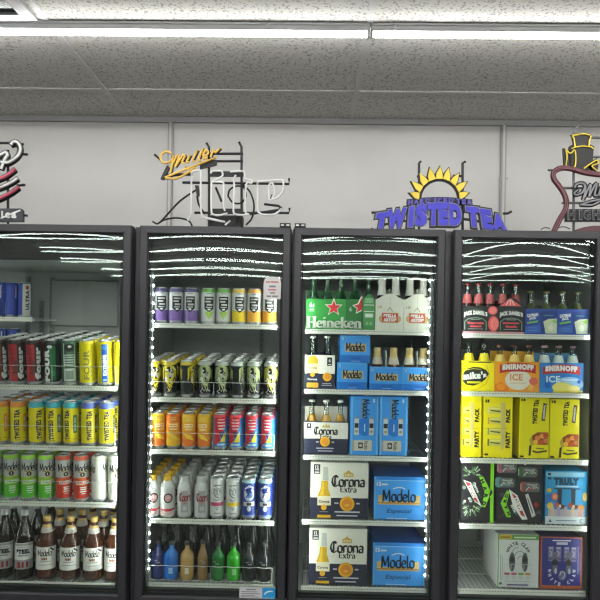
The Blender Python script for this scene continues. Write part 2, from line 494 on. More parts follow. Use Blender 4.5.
# ================================================================== COOLERS
ZTOP = at(215, 226.3, YD).z
ZOPT = at(215, 262, 2.405).z
ZOPB = at(215, 590, 2.405).z
ZDB = at(215, 606, YD).z
YJ = 2.405
def X(px, Y=YD): return at(px, 335, Y).x
COOLERS = [   # door left/right px, opening left/right px, cabinet left/right px, shelf left/right px
    dict(d=(-21.5, 129.5), o=(-13, 119.5), c=(-176, 131.5), s=(-11, 118), cx=55),
    dict(d=(138, 289.3), o=(150, 279.5), c=(134.5, 290.2), s=(153, 276.8), cx=213),
    dict(d=(292.3, 444.3), o=(301.5, 432), c=(291.2, 449.5), s=(305.5, 429.5), cx=368),
    dict(d=(453, 604), o=(460.5, 594.5), c=(450.6, 608), s=(463, 590.5), cx=524),
]
SHELF = [   # rail-top rows at the middle of each cooler, tilt of the shelf in degrees
    [(385.5, 6.2), (445.8, 3.5), (501.7, 3.5), (582, 0)],
    [(324.3, 0), (398.3, 5.0), (450.3, 4.2), (519.6, 3.5), (583.5, 0)],
    [(330.3, 0), (390.3, 0), (456.2, 0), (520.7, 0), (587.3, 0)],
    [(334.5, 0), (392.7, 0), (459.3, 0), (525, 0), (590, 0)],
]
LABEL_C = ['wide black glass door drink cooler at the far left', 'black glass door cooler holding cans, beside the wide left cooler',
           'black glass door cooler holding blue and white beer cartons', 'black glass door cooler at the far right holding yellow cartons']
SHZ = []
def make_door(t, x0, x1, bow1, bow2, hinge, parent_loc):
    """frame is the door; pane, hinge, gasket are its pieces"""
    m = MB(); w = 0.0325
    A = [(x0, ZDB), (x1, ZDB), (x1, ZTOP), (x0, ZTOP)]; I = [(x0+w, ZDB+w), (x1-w, ZDB+w), (x1-w, ZTOP-w), (x0+w, ZTOP-w)]
    C = 0.004
    B = [(x0+C, ZDB+C), (x1-C, ZDB+C), (x1-C, ZTOP-C), (x0+C, ZTOP-C)]
    J = [(x0+w-C, ZDB+w-C), (x1-w+C, ZDB+w-C), (x1-w+C, ZTOP-w+C), (x0+w-C, ZTOP-w+C)]
    rings = [[(x, YD+0.04, z) for x, z in A], [(x, YD+C, z) for x, z in A], [(x, YD, z) for x, z in B], [(x, YD, z) for x, z in J], [(x, YD+C, z) for x, z in I], [(x, YD+0.04, z) for x, z in I]]
    vs = [p for r in rings for p in r]; fs = []
    nr = len(rings)
    for r in range(nr):
        q = (r+1) % nr
        for i in range(4):
            j = (i+1) % 4; fs.append((r*4+i, r*4+j, q*4+j, q*4+i))
    m.add(vs, fs, FRAME)
    # fine mitre joints at the corners
    for (ax, az), (bx, bz) in zip(B, J):
        m.tube([(ax, YD - 0.0003, az), (bx, YD - 0.0003, bz)], 0.0008, BLACK, 4)
    door = m.build('door', t)
    # double-glazed unit, each face bowed a little
    nx, nz = 20, 40
    m = MB(); gx0, gx1, gz0, gz1 = x0+w-0.006, x1-w+0.006, ZDB+w-0.006, ZTOP-w+0.006
    for yy, bow, flip in ((YD+0.014, bow1, False), (YD+0.034, bow2, True)):
        vs, fs = [], []
        for j in range(nz+1):
            for i in range(nx+1):
                u, v = i/nx*2-1, j/nz*2-1
                vs.append((gx0+(gx1-gx0)*i/nx, yy + bow*(1-u*u)*(1-v*v*v*v), gz0+(gz1-gz0)*j/nz))
        for j in range(nz):
            for i in range(nx):
                k = j*(nx+1)+i; f = (k, k+1, k+nx+2, k+nx+1); fs.append(f[::-1] if flip else f)
        m.add(vs, fs, GLASS, True)
    g = m.build('glass_pane', door)
    m = MB()
    for a, c, z0, z1 in ((gx0+0.006, gx0+0.0135, gz0+0.006, gz1-0.006), (gx1-0.0135, gx1-0.006, gz0+0.006, gz1-0.006)):
        m.box(a, c, YD+0.022, YD+0.031, z0, z1, BLACK)
    for z0, z1 in ((gz0+0.006, gz0+0.0135), (gz1-0.0135, gz1-0.006)):
        m.box(gx0+0.0135, gx1-0.0135, YD+0.022, YD+0.031, z0, z1, BLACK)
    m.build('pane_spacer', door)
    if hinge:
        hx = x1 - 0.024 if hinge > 0 else x0 + 0.024
        m = MB(); m.box(hx-0.022, hx+0.022, YD+0.002, YD+0.036, ZTOP+0.0005, ZTOP+0.017, BLACK)
        for s in (-0.011, 0.011): m.box(hx+s-0.006, hx+s+0.006, YD-0.0005, YD+0.002, ZTOP+0.006, ZTOP+0.012, STEEL)
        m.build('hinge', door)
    return door
def led_bar(t, x, face, diodes):
    m = MB(); z0, z1 = ZOPB+0.06, ZOPT-0.045
    m.box(x-0.006, x+0.006, YJ+0.004, YJ+0.016, z0, z1, TRIMM)
    bar = m.build('led_bar', t)
    if diodes:
        n = 34
        m = MB(); m.box(min(0, face*0.0045), max(0, face*0.0045), YJ+0.005, YJ+0.011, -0.003, 0.003, DIODEM)
        d = m.build('led_diode', bar)
        for i in range(n):
            q = d if i == 0 else d.copy()
            if i: COL.objects.link(q); q.parent = bar
            q.location = (x + face*0.0061, 0, z0 + (z1-z0)*(i+0.5)/n)
    else:
        m = MB(); a = x + face*0.0062
        m.box(min(a, a+face*0.003), max(a, a+face*0.003), YJ+0.004, YJ+0.016, z0, z1, LENSM)
        m.build('lens', bar)
def wire_shelf(t, xa, xb, z, tilt, depth, guard=None, n=26):
    m = MB()
    for i in range(n+1):
        x = (xb-xa)*i/n - (xb-xa)/2
        m.tube([(x, 0.004, -0.0025), (x, depth, -0.0025)], 0.002, WIRE, 4)
    for yy in (0.006, depth*0.33, depth*0.66, depth-0.004):
        m.tube([(-(xb-xa)/2, yy, -0.007), ((xb-xa)/2, yy, -0.007)], 0.003, WIRE, 5)
    for s in (-1, 1): m.tube([(s*(xb-xa)/2, 0.0, -0.006), (s*(xb-xa)/2, depth, -0.006)], 0.003, WIRE, 5)
    sh = m.build('shelf', t, ((xa+xb)/2, YS, z))
    sh.rotation_euler.x = math.radians(tilt)
    h = (xb-xa)/2
    m = MB(); m.box(-h, h, -0.008, 0.0, -0.016, 0.0015, RAIL)
    m.box(-h, h, -0.0095, -0.008, -0.0175, -0.0145, RAIL)
    k = 44
    m.art_rects = None
    a = Art(0, 0, False)
    a.rects(SLOT, [(-h + 2*h*(i+0.2)/k, -0.0065, -h + 2*h*(i+0.7)/k, -0.004) for i in range(k)])
    m.art(a, 1.0, y=-0.008)
    m.prism([(-0.008, -0.0145), (0.008, -0.0145), (0.0, -0.0225)], -0.0095, -0.006, RAIL)
    m.build('price_rail', sh)
    if guard:
        m = MB(); lanes, gh = guard
        pts = []
        for i in range(lanes*6+1):
            x = -h + 0.004 + (2*h-0.008)*i/(lanes*6)
            pts.append((x, -0.0035 + 0.003*math.cos(2*PI*i/6), gh))
        m.tube(pts, 0.0013, WIRE, 5)
        for s in (0, lanes*3, lanes*6):
            p = pts[s]; m.tube([p, (p[0], -0.004, 0)], 0.0013, WIRE, 5)
        if tilt == 0: m.tube([(a_, b_, 0.012) for a_, b_, _ in pts], 0.0013, WIRE, 5)
        m.build('front_guard', sh)
    return sh
GUARD = [[(8, 20), (8, 20), (8, 21), None], [None, (8, 16), (8, 17), None, (8, 17)], [None]*5, [None]*5]
cooler_roots = []
for ci, c in enumerate(COOLERS):
    d0, d1 = X(c['d'][0]), X(c['d'][1]); o0, o1 = X(c['o'][0], YJ), X(c['o'][1], YJ); c0, c1 = X(c['c'][0], YJ), X(c['c'][1], YJ)
    if ci == 0: c0 = d0 - (d1 - d0) - 0.015
    t = empty('display_cooler', (0, 0, 0)); cooler_roots.append(t)
    tag(t, LABEL_C[ci], 'fridge', 'glass door drink coolers')
    lx0, lx1 = (c0 + 0.06 if ci == 0 else o0 - (0.044 if ci == 1 else 0.032)), o1 + (0.040 if ci == 0 else 0.024)
    YCB = 3.04
    zf = 0.10
    m = MB()
    m.box(c0, lx0, YJ, YCB, zf, ZTOP, FRAME); m.box(lx1, c1, YJ, YCB, zf, ZTOP, FRAME)
    m.box(lx0, lx1, YJ, YCB, ZOPT + 0.03, ZTOP, FRAME); m.box(lx0, lx1, YJ, YCB, zf, ZOPB - 0.03, FRAME)
    m.box(lx0, lx1, YBACK + 0.012, YCB, ZOPB - 0.03, ZOPT + 0.03, FRAME)
    m.box(c0, c1, YJ + 0.03, YCB - 0.02, 0.0, zf, BLACK)
    m.build('cabinet', t)
    # black jamb round the opening
    m = MB()
    if ci == 0:
        m.box(lx0, d0 - 0.008 - 0.03, YJ - 0.0, YJ + 0.03, ZOPB, ZOPT, BLACK) if False else None
        m.box(lx0 - 0.001, lx0 + 0.03, YJ - 0.001, YJ + 0.02, ZOPB, ZOPT, BLACK)
        m.box(d0 - 0.03, o0, YJ - 0.001, YJ + 0.02, ZOPB, ZOPT, BLACK)
    else:
        m.box(lx0 - 0.001, o0, YJ - 0.001, YJ + 0.003, ZOPB, ZOPT, BLACK)
    m.box(o1, lx1 + 0.001, YJ - 0.001, YJ + 0.003, ZOPB, ZOPT, BLACK)
    m.box(lx0 - 0.001, lx1 + 0.001, YJ - 0.001, YJ + 0.02, ZOPT, ZOPT + 0.031, BLACK)
    m.box(lx0 - 0.001, lx1 + 0.001, YJ - 0.001, YJ + 0.02, ZOPB - 0.031, ZOPB, BLACK)
    m.box(d0 + 0.005, d1 - 0.005, YJ - 0.002, YJ - 0.0008, ZOPT + 0.028, ZTOP - 0.02, BLACK)
    m.build('door_jamb', t)
    m = MB()   # liner: back, sides, ceiling, floor
    z0, z1 = ZOPB - 0.012, ZOPT + 0.012
    m.box(lx0, lx1, YBACK, YBACK + 0.01, z0, z1, LINER)
    m.box(lx0, lx0 + 0.006, YJ + 0.021, YBACK, z0, z1, LINER); m.box(lx1 - 0.006, lx1, YJ + 0.021, YBACK, z0, z1, LINER)
    m.box(lx0, lx1, YJ + 0.021, YBACK, z1 - 0.006, z1, LINER); m.box(lx0, lx1, YJ + 0.021, YBACK, z0, z0 + 0.006, LINER)
    m.build('liner', t)
    if ci == 0:
        p, q = at(53, 280, YBACK).x, at(118.5, 280, YBACK).x
        m = MB()
        m.box(p, q, YBACK - 0.012, YBACK, at(85, 326, YBACK).z, at(85, 281, YBACK).z, LINER)
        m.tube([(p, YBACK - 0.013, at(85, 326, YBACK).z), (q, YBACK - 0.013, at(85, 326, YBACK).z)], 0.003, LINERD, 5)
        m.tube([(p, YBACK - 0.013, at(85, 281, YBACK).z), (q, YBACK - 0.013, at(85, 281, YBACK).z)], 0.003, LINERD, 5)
        m.build('fan_panel', t)
    pil = {0: (28, 42, 52), 1: (172, 262), 2: (316, 420), 3: (482, 545)}[ci]
    for k, px in enumerate(pil):
        x = at(px, 320, YBACK).x
        m = MB(); zt = ZOPT - (0.02 if px in (28, 52) else 0.14) if ci == 0 else ZOPT - 0.06
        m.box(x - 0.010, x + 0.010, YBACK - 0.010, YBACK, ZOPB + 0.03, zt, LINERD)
        a = Art(0, 0, False); a.rects(SLOT, [(-0.003, z*0.026, 0.003, z*0.026 + 0.012) for z in range(int((zt - ZOPB - 0.06)/0.026))])
        m.art(a, 1.0, x0=x, z0=ZOPB + 0.05, y=YBACK - 0.010)
        m.build('shelf_pilaster', t)
    m = MB(); m.box(d0, d1, YJ - 0.02, YJ, 0.12, ZDB - 0.012, BLACK)
    for k in range(8): m.box(d0 + 0.04, d1 - 0.04, YJ - 0.024, YJ - 0.02, 0.15 + k*0.035, 0.165 + k*0.035, FRAME)
    m.build('base_grille', t)
    # small cap strip across the cabinet head beside the door
    m = MB()
    zz = at(c['cx'], 236.5, YJ).z
    m.box(d1 + 0.002, c1, YJ - 0.003, YJ, ZDB, zz, FRAME); m.box(d1 + 0.002, c1, YJ - 0.003, YJ, zz + 0.004, ZTOP, FRAME)
    if ci: m.box(c0, d0 - 0.002, YJ - 0.003, YJ, ZDB, zz, FRAME); m.box(c0, d0 - 0.002, YJ - 0.003, YJ, zz + 0.004, ZTOP, FRAME)
    m.build('corner_trim', t)
    bows = [(0.0009, -0.0002), (0.0008, 0.0014), (0.0012, 0.0005), (0.0034, 0.0006)][ci]
    hinge = [0, 1, -1, 0][ci]
    dr = make_door(t, d0, d1, bows[0], bows[1], hinge, None)
    c['door'] = dr
    if ci == 0: make_door(t, d0 - (d1 - d0) - 0.006, d0 - 0.006, 0.001, -0.001, 0, None)
    # lights
    vis = {1: 'l', 2: 'r', 3: 'r'}.get(ci, '')
    if vis == 'l': led_bar(t, at(150.9, 335, YJ+0.01).x, 1, True)
    elif ci == 0: led_bar(t, lx0 + 0.045, 1, False)
    else: led_bar(t, o0 - 0.009, 1, False)
    if ci == 0: led_bar(t, d0 - 0.012, 1, False)  # unseen extra bar added at the mullion to brighten this interior
    if vis == 'r': led_bar(t, at((430.8, 0, 593.2)[0 if ci == 2 else 2], 335, YJ+0.01).x, -1, True)
    else: led_bar(t, o1 + 0.009, -1, False)
    # shelves
    shz = []
    for si, (py, tilt) in enumerate(SHELF[ci]):
        z = at(c['cx'], py, YS).z
        xa, xb = X(c['s'][0], YS), X(c['s'][1], YS)
        g = GUARD[ci][si]
        wire_shelf(t, xa, xb, z, tilt, 0.53, (g[0], g[1]*S) if g else None)
        shz.append((z, math.radians(tilt)))
    SHZ.append(shz)
    if ci == 0:   # short shelves of the left bay, set further back
        z = at(10, 317.5, 2.72).z
        xa, xb = at(-70, 320, 2.72).x, at(33, 320, 2.72).x
        sh = wire_shelf(t, xa, xb, z, 0, 0.25); sh.location.y = 2.72
        c['side'] = z
        z2 = at(10, 330.5, 2.84).z - 0.155
        sh = wire_shelf(t, xa, at(27, 335, 2.84).x, z2, 0, 0.13, n=14); sh.location.y = 2.84
        c['side2'] = z2
m = MB()   # rounded price tag on the second cooler's glass
dr = COOLERS[1]['door']
yt = YD + 0.006
ox, oy = 263, 299.5
pts = [(263.5, 299), (263.3, 283), (264.5, 279), (267.5, 277), (272.5, 276.3), (277.5, 277), (280, 279), (281, 283), (280.6, 299)]
sp = YD / F
c0 = at(ox, oy, yt)
m.prism([((x-ox)*sp, -(y-oy)*sp) for x, y in pts], -0.0006, 0.0004, mat('tag_white', (232, 230, 230), 0.4))
a = Art(ox, oy)
pk, gy = ink(214, 140, 148), ink(140, 136, 142)
a.rects(pk, [(265.5, 281, 270, 282.6), (270.6, 281, 278.5, 282.6), (268, 288.8, 276, 290.4)])
a.rects(gy, [(269, 285.4, 275.5, 287.2), (270, 292, 275, 293.4), (266.5, 295.4, 271, 297), (272, 295.4, 278, 297)])
m.art(a, sp, y=-0.0006)
o = m.build('glass_tag', dr, c0); o['label'] = 'rounded white tag with pink and grey lines'
m = MB(); yt = YD + 0.006; ox, oy = 239.2, 601
c0 = at(ox, oy, yt)
a = Art(ox, oy)
m.prism([((x-ox)*sp, -(y-oy)*sp) for x, y in ((239.2, 601), (275.3, 601), (275.3, 587), (239.2, 587))], -0.0006, 0.0004, mat('label_white', (214, 216, 220), 0.4))
a.rect(ink(40, 160, 225), 262.3, 601, 275.3, 587)
a.ell(ink(235, 245, 250), 268.6, 592.3, 4.6, 2.2, rot=-0.3); a.ell(ink(40, 160, 225), 269.4, 593.0, 4.4, 1.7, rot=-0.3)
a.text(ink(235, 245, 250), 'ENERGY STAR', 268.8, 598, 11, 2.0)
a.rects(ink(120, 122, 128), [(246, 588.6, 256, 589.6)] + [(240.8, y, 240.8 + w, y + 0.7) for y, w in ((591, 16), (592.8, 19), (594.6, 14), (596.2, 18), (598, 12))])
m.art(a, sp, y=-0.0006)
o = m.build('energy_label', dr, c0); o['label'] = 'white and blue energy label'

# ================================================================== CANS AND BOTTLES
W = ink(228, 230, 226); K = ink(26, 26, 28); GREY = ink(150, 152, 150); SILV = mat('label_silver', (196, 198, 198), 0.35, 0.2)
YEL = ink(228, 212, 22); NAVY = ink(38, 40, 84)
def lid_mesh(R, H, lidm=LIDM):
    m = MB(); r = R*0.80
    m.lathe([(r*1.03, H-0.0035), (r*1.05, H-0.001), (r*1.0, H), (r*0.95, H-0.001), (r*0.90, H-0.005)], lidm, 20)
    m.disc(r*0.90, H-0.005, lidm, 20)
    # pull tab
    tab = [(r*0.18*math.sin(2*PI*i/10), -r*0.1 - r*0.36*math.cos(2*PI*i/10)) for i in range(10)]
    vs = [(x, y, H-0.0035) for x, y in tab] + [(x, y, H-0.005) for x, y in tab]
    m.add(vs, [tuple(range(10))] + [(i, 10+i, 10+(i+1) % 10, (i+1) % 10) for i in range(10)], STEEL)
    return m
def make_can(name, H, R, bands, art, lidm=LIDM, reps=2):
    """H, R in photo px; bands: [(v, material)...] colour from that height up"""
    root = empty(name)
    m = MB(); h, r = H*S, R*S
    prof = [(r*0.72, 0.0), (r*0.80, 0.0006), (r*0.90, 1.4*S)]; mats = [SILVER, SILVER]
    prof.append((r, 3.0*S)); mats.append(SILVER)
    cuts = [v for v, _ in bands if v > 3.0 and v < H-4.2]
    def col(v):
        c = bands[0][1]
        for vv, mm in bands:
            if v >= vv: c = mm
        return c
    lv = [3.0] + cuts + [H-4.2]
    for a, bb in zip(lv, lv[1:]): prof.append((r, bb*S)); mats.append(col((a+bb)/2))
    neck = col(H-3)
    prof += [(r*0.985, (H-3.4)*S), (r*0.93, (H-2.4)*S), (r*0.84, (H-1.1)*S), (r*0.835, h-0.0034)]; mats += [neck]*3 + [SILVER]
    m.lathe(prof, mats, 28)
    m.disc(r*0.72, 0.0, SILVER, 28, False)
    m.wrap(art, S, r, tuple(2*PI*i/reps for i in range(reps)))
    m.build('can_body', root)
    lid_mesh(r, h, lidm).build('can_lid', root)
    return root
def make_bottle(name, prof_px, mats, parts, art=None, artR=None, sx=1.0):
    """prof in px; parts: list of (name, prof, material)"""
    root = empty(name)
    m = MB(); m.lathe([(r*S, z*S) for r, z in prof_px], mats, 24, sx=sx); m.disc(prof_px[0][0]*S, prof_px[0][1]*S, mats[0] if isinstance(mats, list) else mats, 24, False)
    m.build('bottle_body', root)
    for nm, pr, mm in parts:
        q = MB(); q.lathe([(r*S, z*S) for r, z in pr], mm, 20)
        if nm in ('cap', 'foil'): q.disc(pr[-1][0]*S, pr[-1][1]*S, mm if not isinstance(mm, list) else mm[-1], 20)
        o = q.build(nm, root)
    if art is not None:
        q = MB(); q.wrap(art, S, artR*S, (0.0, PI), off=0.0006); q.build('paper_label', root)
    return root
def cart(): return Art(0, 0, False)
used = set()
def put(proto, loc, spin=0.0, tilt=0.0, label='', cat='can', group=None):
    o = proto if proto.name not in used else copy_tree(proto)
    used.add(o.name)
    o.rotation_mode = 'ZYX'; o.rotation_euler = (tilt, 0, spin - math.atan2(loc[0], loc[1])); o.location = loc   # labels fronted to the aisle
    tag(o, label, cat, group)
    return o
CN = ['first cooler', 'second cooler', 'third cooler', 'fourth cooler']
SN = {0: ['top can shelf', 'second shelf', 'third shelf', 'bottom shelf'], 1: ['top shelf', 'second shelf', 'third shelf', 'fourth shelf', 'bottom shelf']}
def rows_of(ci, si, cols, R, pitch, group, cat='can'):
    """cols: (px, py, proto, look, spin, rows, position words)"""
    z, tl = SHZ[ci][si]
    for px, py, proto, look, spin, nr, pos in cols:
        x0 = at(px, py, YS + 0.004 + R*S).x
        for k in range(nr):
            y = YS + 0.005 + R*S + k*pitch*S
            jx = random.uniform(-0.0012, 0.0012) if k else 0
            d = y - YS
            lab = '%s, %s, %s, %s, %s' % (look, pos, 'in front row' if k == 0 else ORD[k] + ' row back', SN[ci][si].replace(' can', ''), CN[ci])
            put(proto, (x0 + jx - k*pitch*S*0.0, YS + d*math.cos(tl), z + 0.0006 + d*math.sin(tl)), spin + (random.uniform(-0.5, 0.5) if k else 0), tl, lab, cat, group)
def pos(i, n):
    return 'leftmost' if i == 0 else 'rightmost' if i == n-1 else ORD[i] + ' from left'

# ---- first cooler, tall cans on the top shelf
R1 = 7.55
def tall(base, f, bands=None, **k):
    a = cart(); f(a); return make_can('tall_can', 45.5, R1, bands or [(0, base)], a, **k)
RED = ink(172, 40, 48); RED2 = ink(196, 66, 66)
def f_red(a):
    a.rect(RED, -8.6, 3.4, 0.8, 40.6); a.rect(ink(110, 62, 60), -2.0, 10, 0.4, 24); a.rect(RED2, -7.4, 5, -4.8, 18)
    a.text(ink(120, 26, 34), 'LOKO', -3.4, 24, 26, 3.6, 90); a.text(W, 'four', 3.9, 21.5, 33, 6.4, 90, 0.06)
    a.rect(K, -6, 40.4, 6, 41)
def f_green(a):
    a.rect(ink(22, 112, 66), -1.6, 5, 3.8, 39); a.rect(ink(36, 150, 84), -0.4, 9, 2.6, 14); a.text(W, 'FOUR', -4.8, 20, 33, 5.6, 90, 0.07)
    a.ell(ink(210, 214, 210), -1.8, 38.5, 2.6, 1.6); a.rect(ink(60, 66, 62), 5.2, 8, 7.2, 36)
def f_green2(a):
    a.rect(ink(196, 204, 198), -5.2, 4, 5.2, 17); a.rect(ink(128, 150, 136), -3.6, 6, 3.6, 14.6); a.rect(ink(176, 190, 182), -5.2, 19.5, 5.2, 31)
    a.ell(K, 0, 38, 4.6, 4.2); a.rects(ink(44, 92, 62), [(-4.4, y, 4.4, y+0.9) for y in (21.4, 24, 26.6, 29)]); a.ell(ink(200, 205, 200), 0.5, 39, 1.8, 1.2)
    a.line(W, [(-5.6, 4), (-5.6, 42)], 0.7); a.line(W, [(5.6, 4), (5.6, 42)], 0.7)
def f_yel(a):
    a.text(ink(142, 138, 70), 'FOUR', -0.8, 21, 30, 5.6, 90, 0.03); a.rect(ink(190, 196, 40), -3.6, 5, 2.6, 6.6); a.rects(ink(170, 168, 90), [(3, y, 4.4, y+2) for y in (9, 13, 17)])
def f_ext(a):
    a.rect(ink(38, 92, 186), -3.4, 3.6, 2.2, 42); a.ell(ink(70, 140, 220), -0.6, 38.5, 2.4, 2.4); a.text(W, 'EXTREME', -0.5, 21, 21, 3.6, 90, 0.05); a.rect(ink(150, 190, 230), -2.2, 5, 1.4, 7)
pr = dict(red=tall(ink(52, 42, 42), f_red), green=tall(ink(30, 44, 38), f_green), green2=tall(ink(62, 104, 76), f_green2), yel=tall(YEL, f_yel), ext=tall(YEL, f_ext))
LK = dict(red='tall red and black can', green='tall dark green can', green2='tall green and white can', yel='tall yellow can', ext='tall yellow can with blue stripe')
cl = [(0.5, 'red', 0.1), (17.6, 'red', 0.0), (35.3, 'red', -0.05), (52.8, 'green', 0.0), (70.4, 'green2', 0.0), (88.2, 'yel', 0.0), (106, 'ext', 0.0), (122.2, 'yel', 0.5)]
rows_of(0, 0, [(px, 362, pr[k], LK[k], sp, (4, 4, 5, 6, 6, 4, 3, 1)[i], pos(i, 8)) for i, (px, k, sp) in enumerate(cl)], R1, 16.4, 'tall cans on the top shelf of the first cooler')
# ---- yellow iced tea cans
R2 = 7.7
def tea(neck, boxc, frame):
    a = cart()
    a.text(NAVY, 'TWISTED TEA', -3.0, 20.5, 30, 5.0, 90, 0.045, arch=1.0)
    a.rect(frame, 2.6, 12.5, 6.3, 30.5); a.rect(boxc, 3.1, 13.1, 5.8, 29.9); a.text(W, 'HARD ICED', 4.45, 21.5, 13.5, 1.5, 90, 0.03)
    a.rects(ink(150, 140, 40), [(-5, 4.4, 0, 5.0), (2, 6, 6, 6.6)])
    return make_can('tea_can', 44, R2, [(0, YEL), (37.4, neck)], a)
ORG = ink(226, 142, 62); TEAL = ink(70, 174, 190); BLU = ink(92, 112, 190)
pr = dict(o=tea(ORG, ink(222, 140, 40), ink(230, 150, 50)), t=tea(TEAL, ink(70, 130, 130), ink(60, 84, 88)), b=tea(BLU, ink(70, 74, 70), ink(56, 58, 62)))
LK = dict(o='yellow can with orange neck', t='yellow can with teal neck', b='yellow can with blue neck')
cl = [(1.6, 'o', 0.0), (19, 'o', 0.28), (37.3, 't', 0.75), (54.4, 't', 0.1), (71.7, 't', -0.1), (89.4, 'b', 0.5), (107.3, 'b', 0.45)]
rows_of(0, 1, [(px, 425, pr[k], LK[k], sp, 4, pos(i, 7)) for i, (px, k, sp) in enumerate(cl)], R2, 16.6, 'yellow tea cans in the first cooler')
# ---- beer cans with silver tops
def chel(low, mid, neck, top=SILV, white=False):
    a = cart()
    a.nib(K, 'Modelo', 0, 34, 17, 8.6, 0.09)
    a.ell(ink(190, 170, 120), -0.6, 27.2, 2.9); a.ell(K, -0.6, 27.2, 2.2); a.text(W, '1', -0.6, 27.2, 0.8, 2.2, 0, 0.05)
    a.rect(W, -7.2, 17.2, 7.2, 20.6); a.text(low if not white else GREY, 'CHELADA', 0, 18.9, 12.4, 2.2, 0, 0.04)
    a.rects(ink(224, 232, 220) if not white else ink(176, 176, 168), [(-3, 13.6, 3.2, 14.6), (-2.6, 11.6, 3, 12.8), (-3.2, 9.4, 3.4, 10.4), (-2, 7.4, 2.2, 8.2)])
    a.rect(ink(206, 190, 130), -6, 30.2, 6, 30.8)
    return make_can('beer_can', 46.4, R2, [(0, low), (16, mid), (24, top), (41.5, neck)], a)
pr = dict(g=chel(ink(92, 196, 50), ink(160, 200, 60), ink(156, 214, 70)), r=chel(ink(206, 60, 40), ink(214, 92, 50), ink(226, 100, 74)), w=chel(ink(214, 214, 204), ink(214, 214, 204), ink(206, 206, 186), ink(218, 218, 210), True))
LK = dict(g='lime green and silver can', r='red and silver can', w='cream white can')
cl = [(-5, 'g', 0.0), (12.2, 'g', 0.05), (29.5, 'g', 0.1), (46.6, 'g', 0.25), (64.2, 'r', 0.35), (82, 'r', 0.2), (99.8, 'w', 1.5), (116.4, 'w', 0.2)]
rows_of(0, 2, [(px, 480, pr[k], LK[k], sp, 3, pos(i, 8)) for i, (px, k, sp) in enumerate(cl)], R2, 16.6, 'silver topped cans in the first cooler')
# ---- bottles at the bottom of the first cooler
COLA = bglass('dark_brown_glass', (34, 22, 20), 0.05, 0.78); AMB = bglass('amber_glass', (84, 42, 18), 0.05, 0.72); CAPW = mat('cap_silver', (206, 206, 204), 0.35, 0.3)
GOLD = mat('gold_foil', (214, 178, 104), 0.35, 0.25)
a = cart()
a.rect(ink(228, 228, 226), -10.5, 19, 10.5, 36); a.rect(ink(170, 170, 168), -10.5, 33, 10.5, 35.4); a.text(K, 'STEEL', 0, 27.4, 13.4, 5.0, 0, 0.08); a.rects(GREY, [(-4.8, 31, 4.8, 31.9), (-5.2, 22.6, 5.2, 24)])
a.rect(ink(160, 156, 156), -10.5, 9.6, 10.5, 19); a.text(ink(150, 28, 34), '211', -0.5, 14.2, 11, 6.0, 0, 0.09)
steel = make_bottle('large_bottle', [(8.2, 0), (9.2, 1.5), (9.3, 37), (8.4, 43), (5.6, 52), (3.4, 58), (3.0, 63)], COLA, [('cap', [(3.6, 62), (3.6, 67.2), (3.0, 68.0)], CAPW)], a, 9.3)
a = cart()
a.rect(ink(228, 226, 220), -11.6, 9.6, 11.6, 32.5); a.nib(K, 'Modelo', -0.8, 26.6, 14.5, 6.6, 0.09); a.text(ink(130, 80, 60), 'N', -2.8, 20.6, 2.2, 3.0, 0, 0.05); a.text(ink(130, 80, 60), 'M', 0.6, 20.6, 2.4, 3.0, 0, 0.05)
a.ell(ink(160, 120, 80), -0.9, 20.6, 0.8, 1.4); a.rects(GREY, [(-5.6, 17.4, 4.8, 18.2), (-7, 14.2, 7, 14.8)]); a.line(K, [(4.6, 31.4), (6.4, 29.6), (8.6, 28.2)], 1.6)
modb = make_bottle('squat_bottle', [(9.4, 0), (10.4, 1.5), (10.5, 34), (9.6, 38), (6.2, 44), (4.4, 48), (3.2, 60)], AMB,
                   [('foil', [(6.0, 45.2), (5.4, 48.6), (4.6, 50.4), (3.4, 55), (4.0, 60), (3.6, 61.4)], [ink(206, 202, 194), ink(206, 202, 194), GOLD, GOLD, GOLD])], a, 10.5)
z, tl = SHZ[0][3]
for i, (px, k, y) in enumerate(((4.5, steel, 0), (24.6, steel, 0), (46.6, modb, 0), (70.4, modb, 0), (93.6, modb, 0), (115, modb, 0), (13, steel, 1), (37, steel, 1), (59.4, modb, 1), (81.6, modb, 1), (103, modb, 1), (50, steel, 2), (71, modb, 2), (92, modb, 2), (113, modb, 2))):
    R = 9.3 if k is steel else 10.5
    Y = YP + R*S + y*0.094
    look = 'dark bottle with silver cap' if k is steel else 'amber bottle with gold foil'
    put(k, (at(px, 550, Y).x, Y, z + 0.0006), random.uniform(-0.2, 0.2), 0, '%s, number %s from left in %s row, bottom shelf, first cooler' % (look, ['one', 'two', 'three', 'four', 'five', 'six'][i if i < 6 else i-6 if i < 11 else i-11], ['front', 'second', 'third'][y]), 'bottle', 'bottles on the floor of the first cooler')
# ---- blue cans on the short shelves
a = cart()
a.rect(ink(30, 60, 160), -6.8, 2, 6.8, 36); a.rect(ink(90, 130, 220), -1.6, 3, 0.4, 38); a.rects(ink(200, 206, 214), [(3.4, 4, 4.8, 18), (-5, 22, -3.8, 36)])
bl = make_can('blue_can', 40, 6.9, [(0, ink(38, 72, 178))], a)
a = cart()
a.rect(ink(206, 208, 200), -4.8, 2, 4.8, 38); a.text(K, 'ULTRA', 0.4, 20, 22, 4.0, 90, 0.04); a.ell(ink(170, 50, 50), 0, 34, 1.8, 2.4)
ul = make_can('blue_can', 40, 6.9, [(0, ink(38, 66, 168))], a)
for i, (px, k) in enumerate(((-24, bl), (-11.3, bl), (1.4, bl), (14.1, bl))):
    if k is None: continue
    x = at(px - 2, 300, 2.76).x
    put(k, (x, 2.76, COOLERS[0]['side'] + 0.0006), 0.4*i, 0, 'blue can, %s on the short raised shelf at far left' % pos(i, 5), 'can', 'blue cans on the short raised shelf')
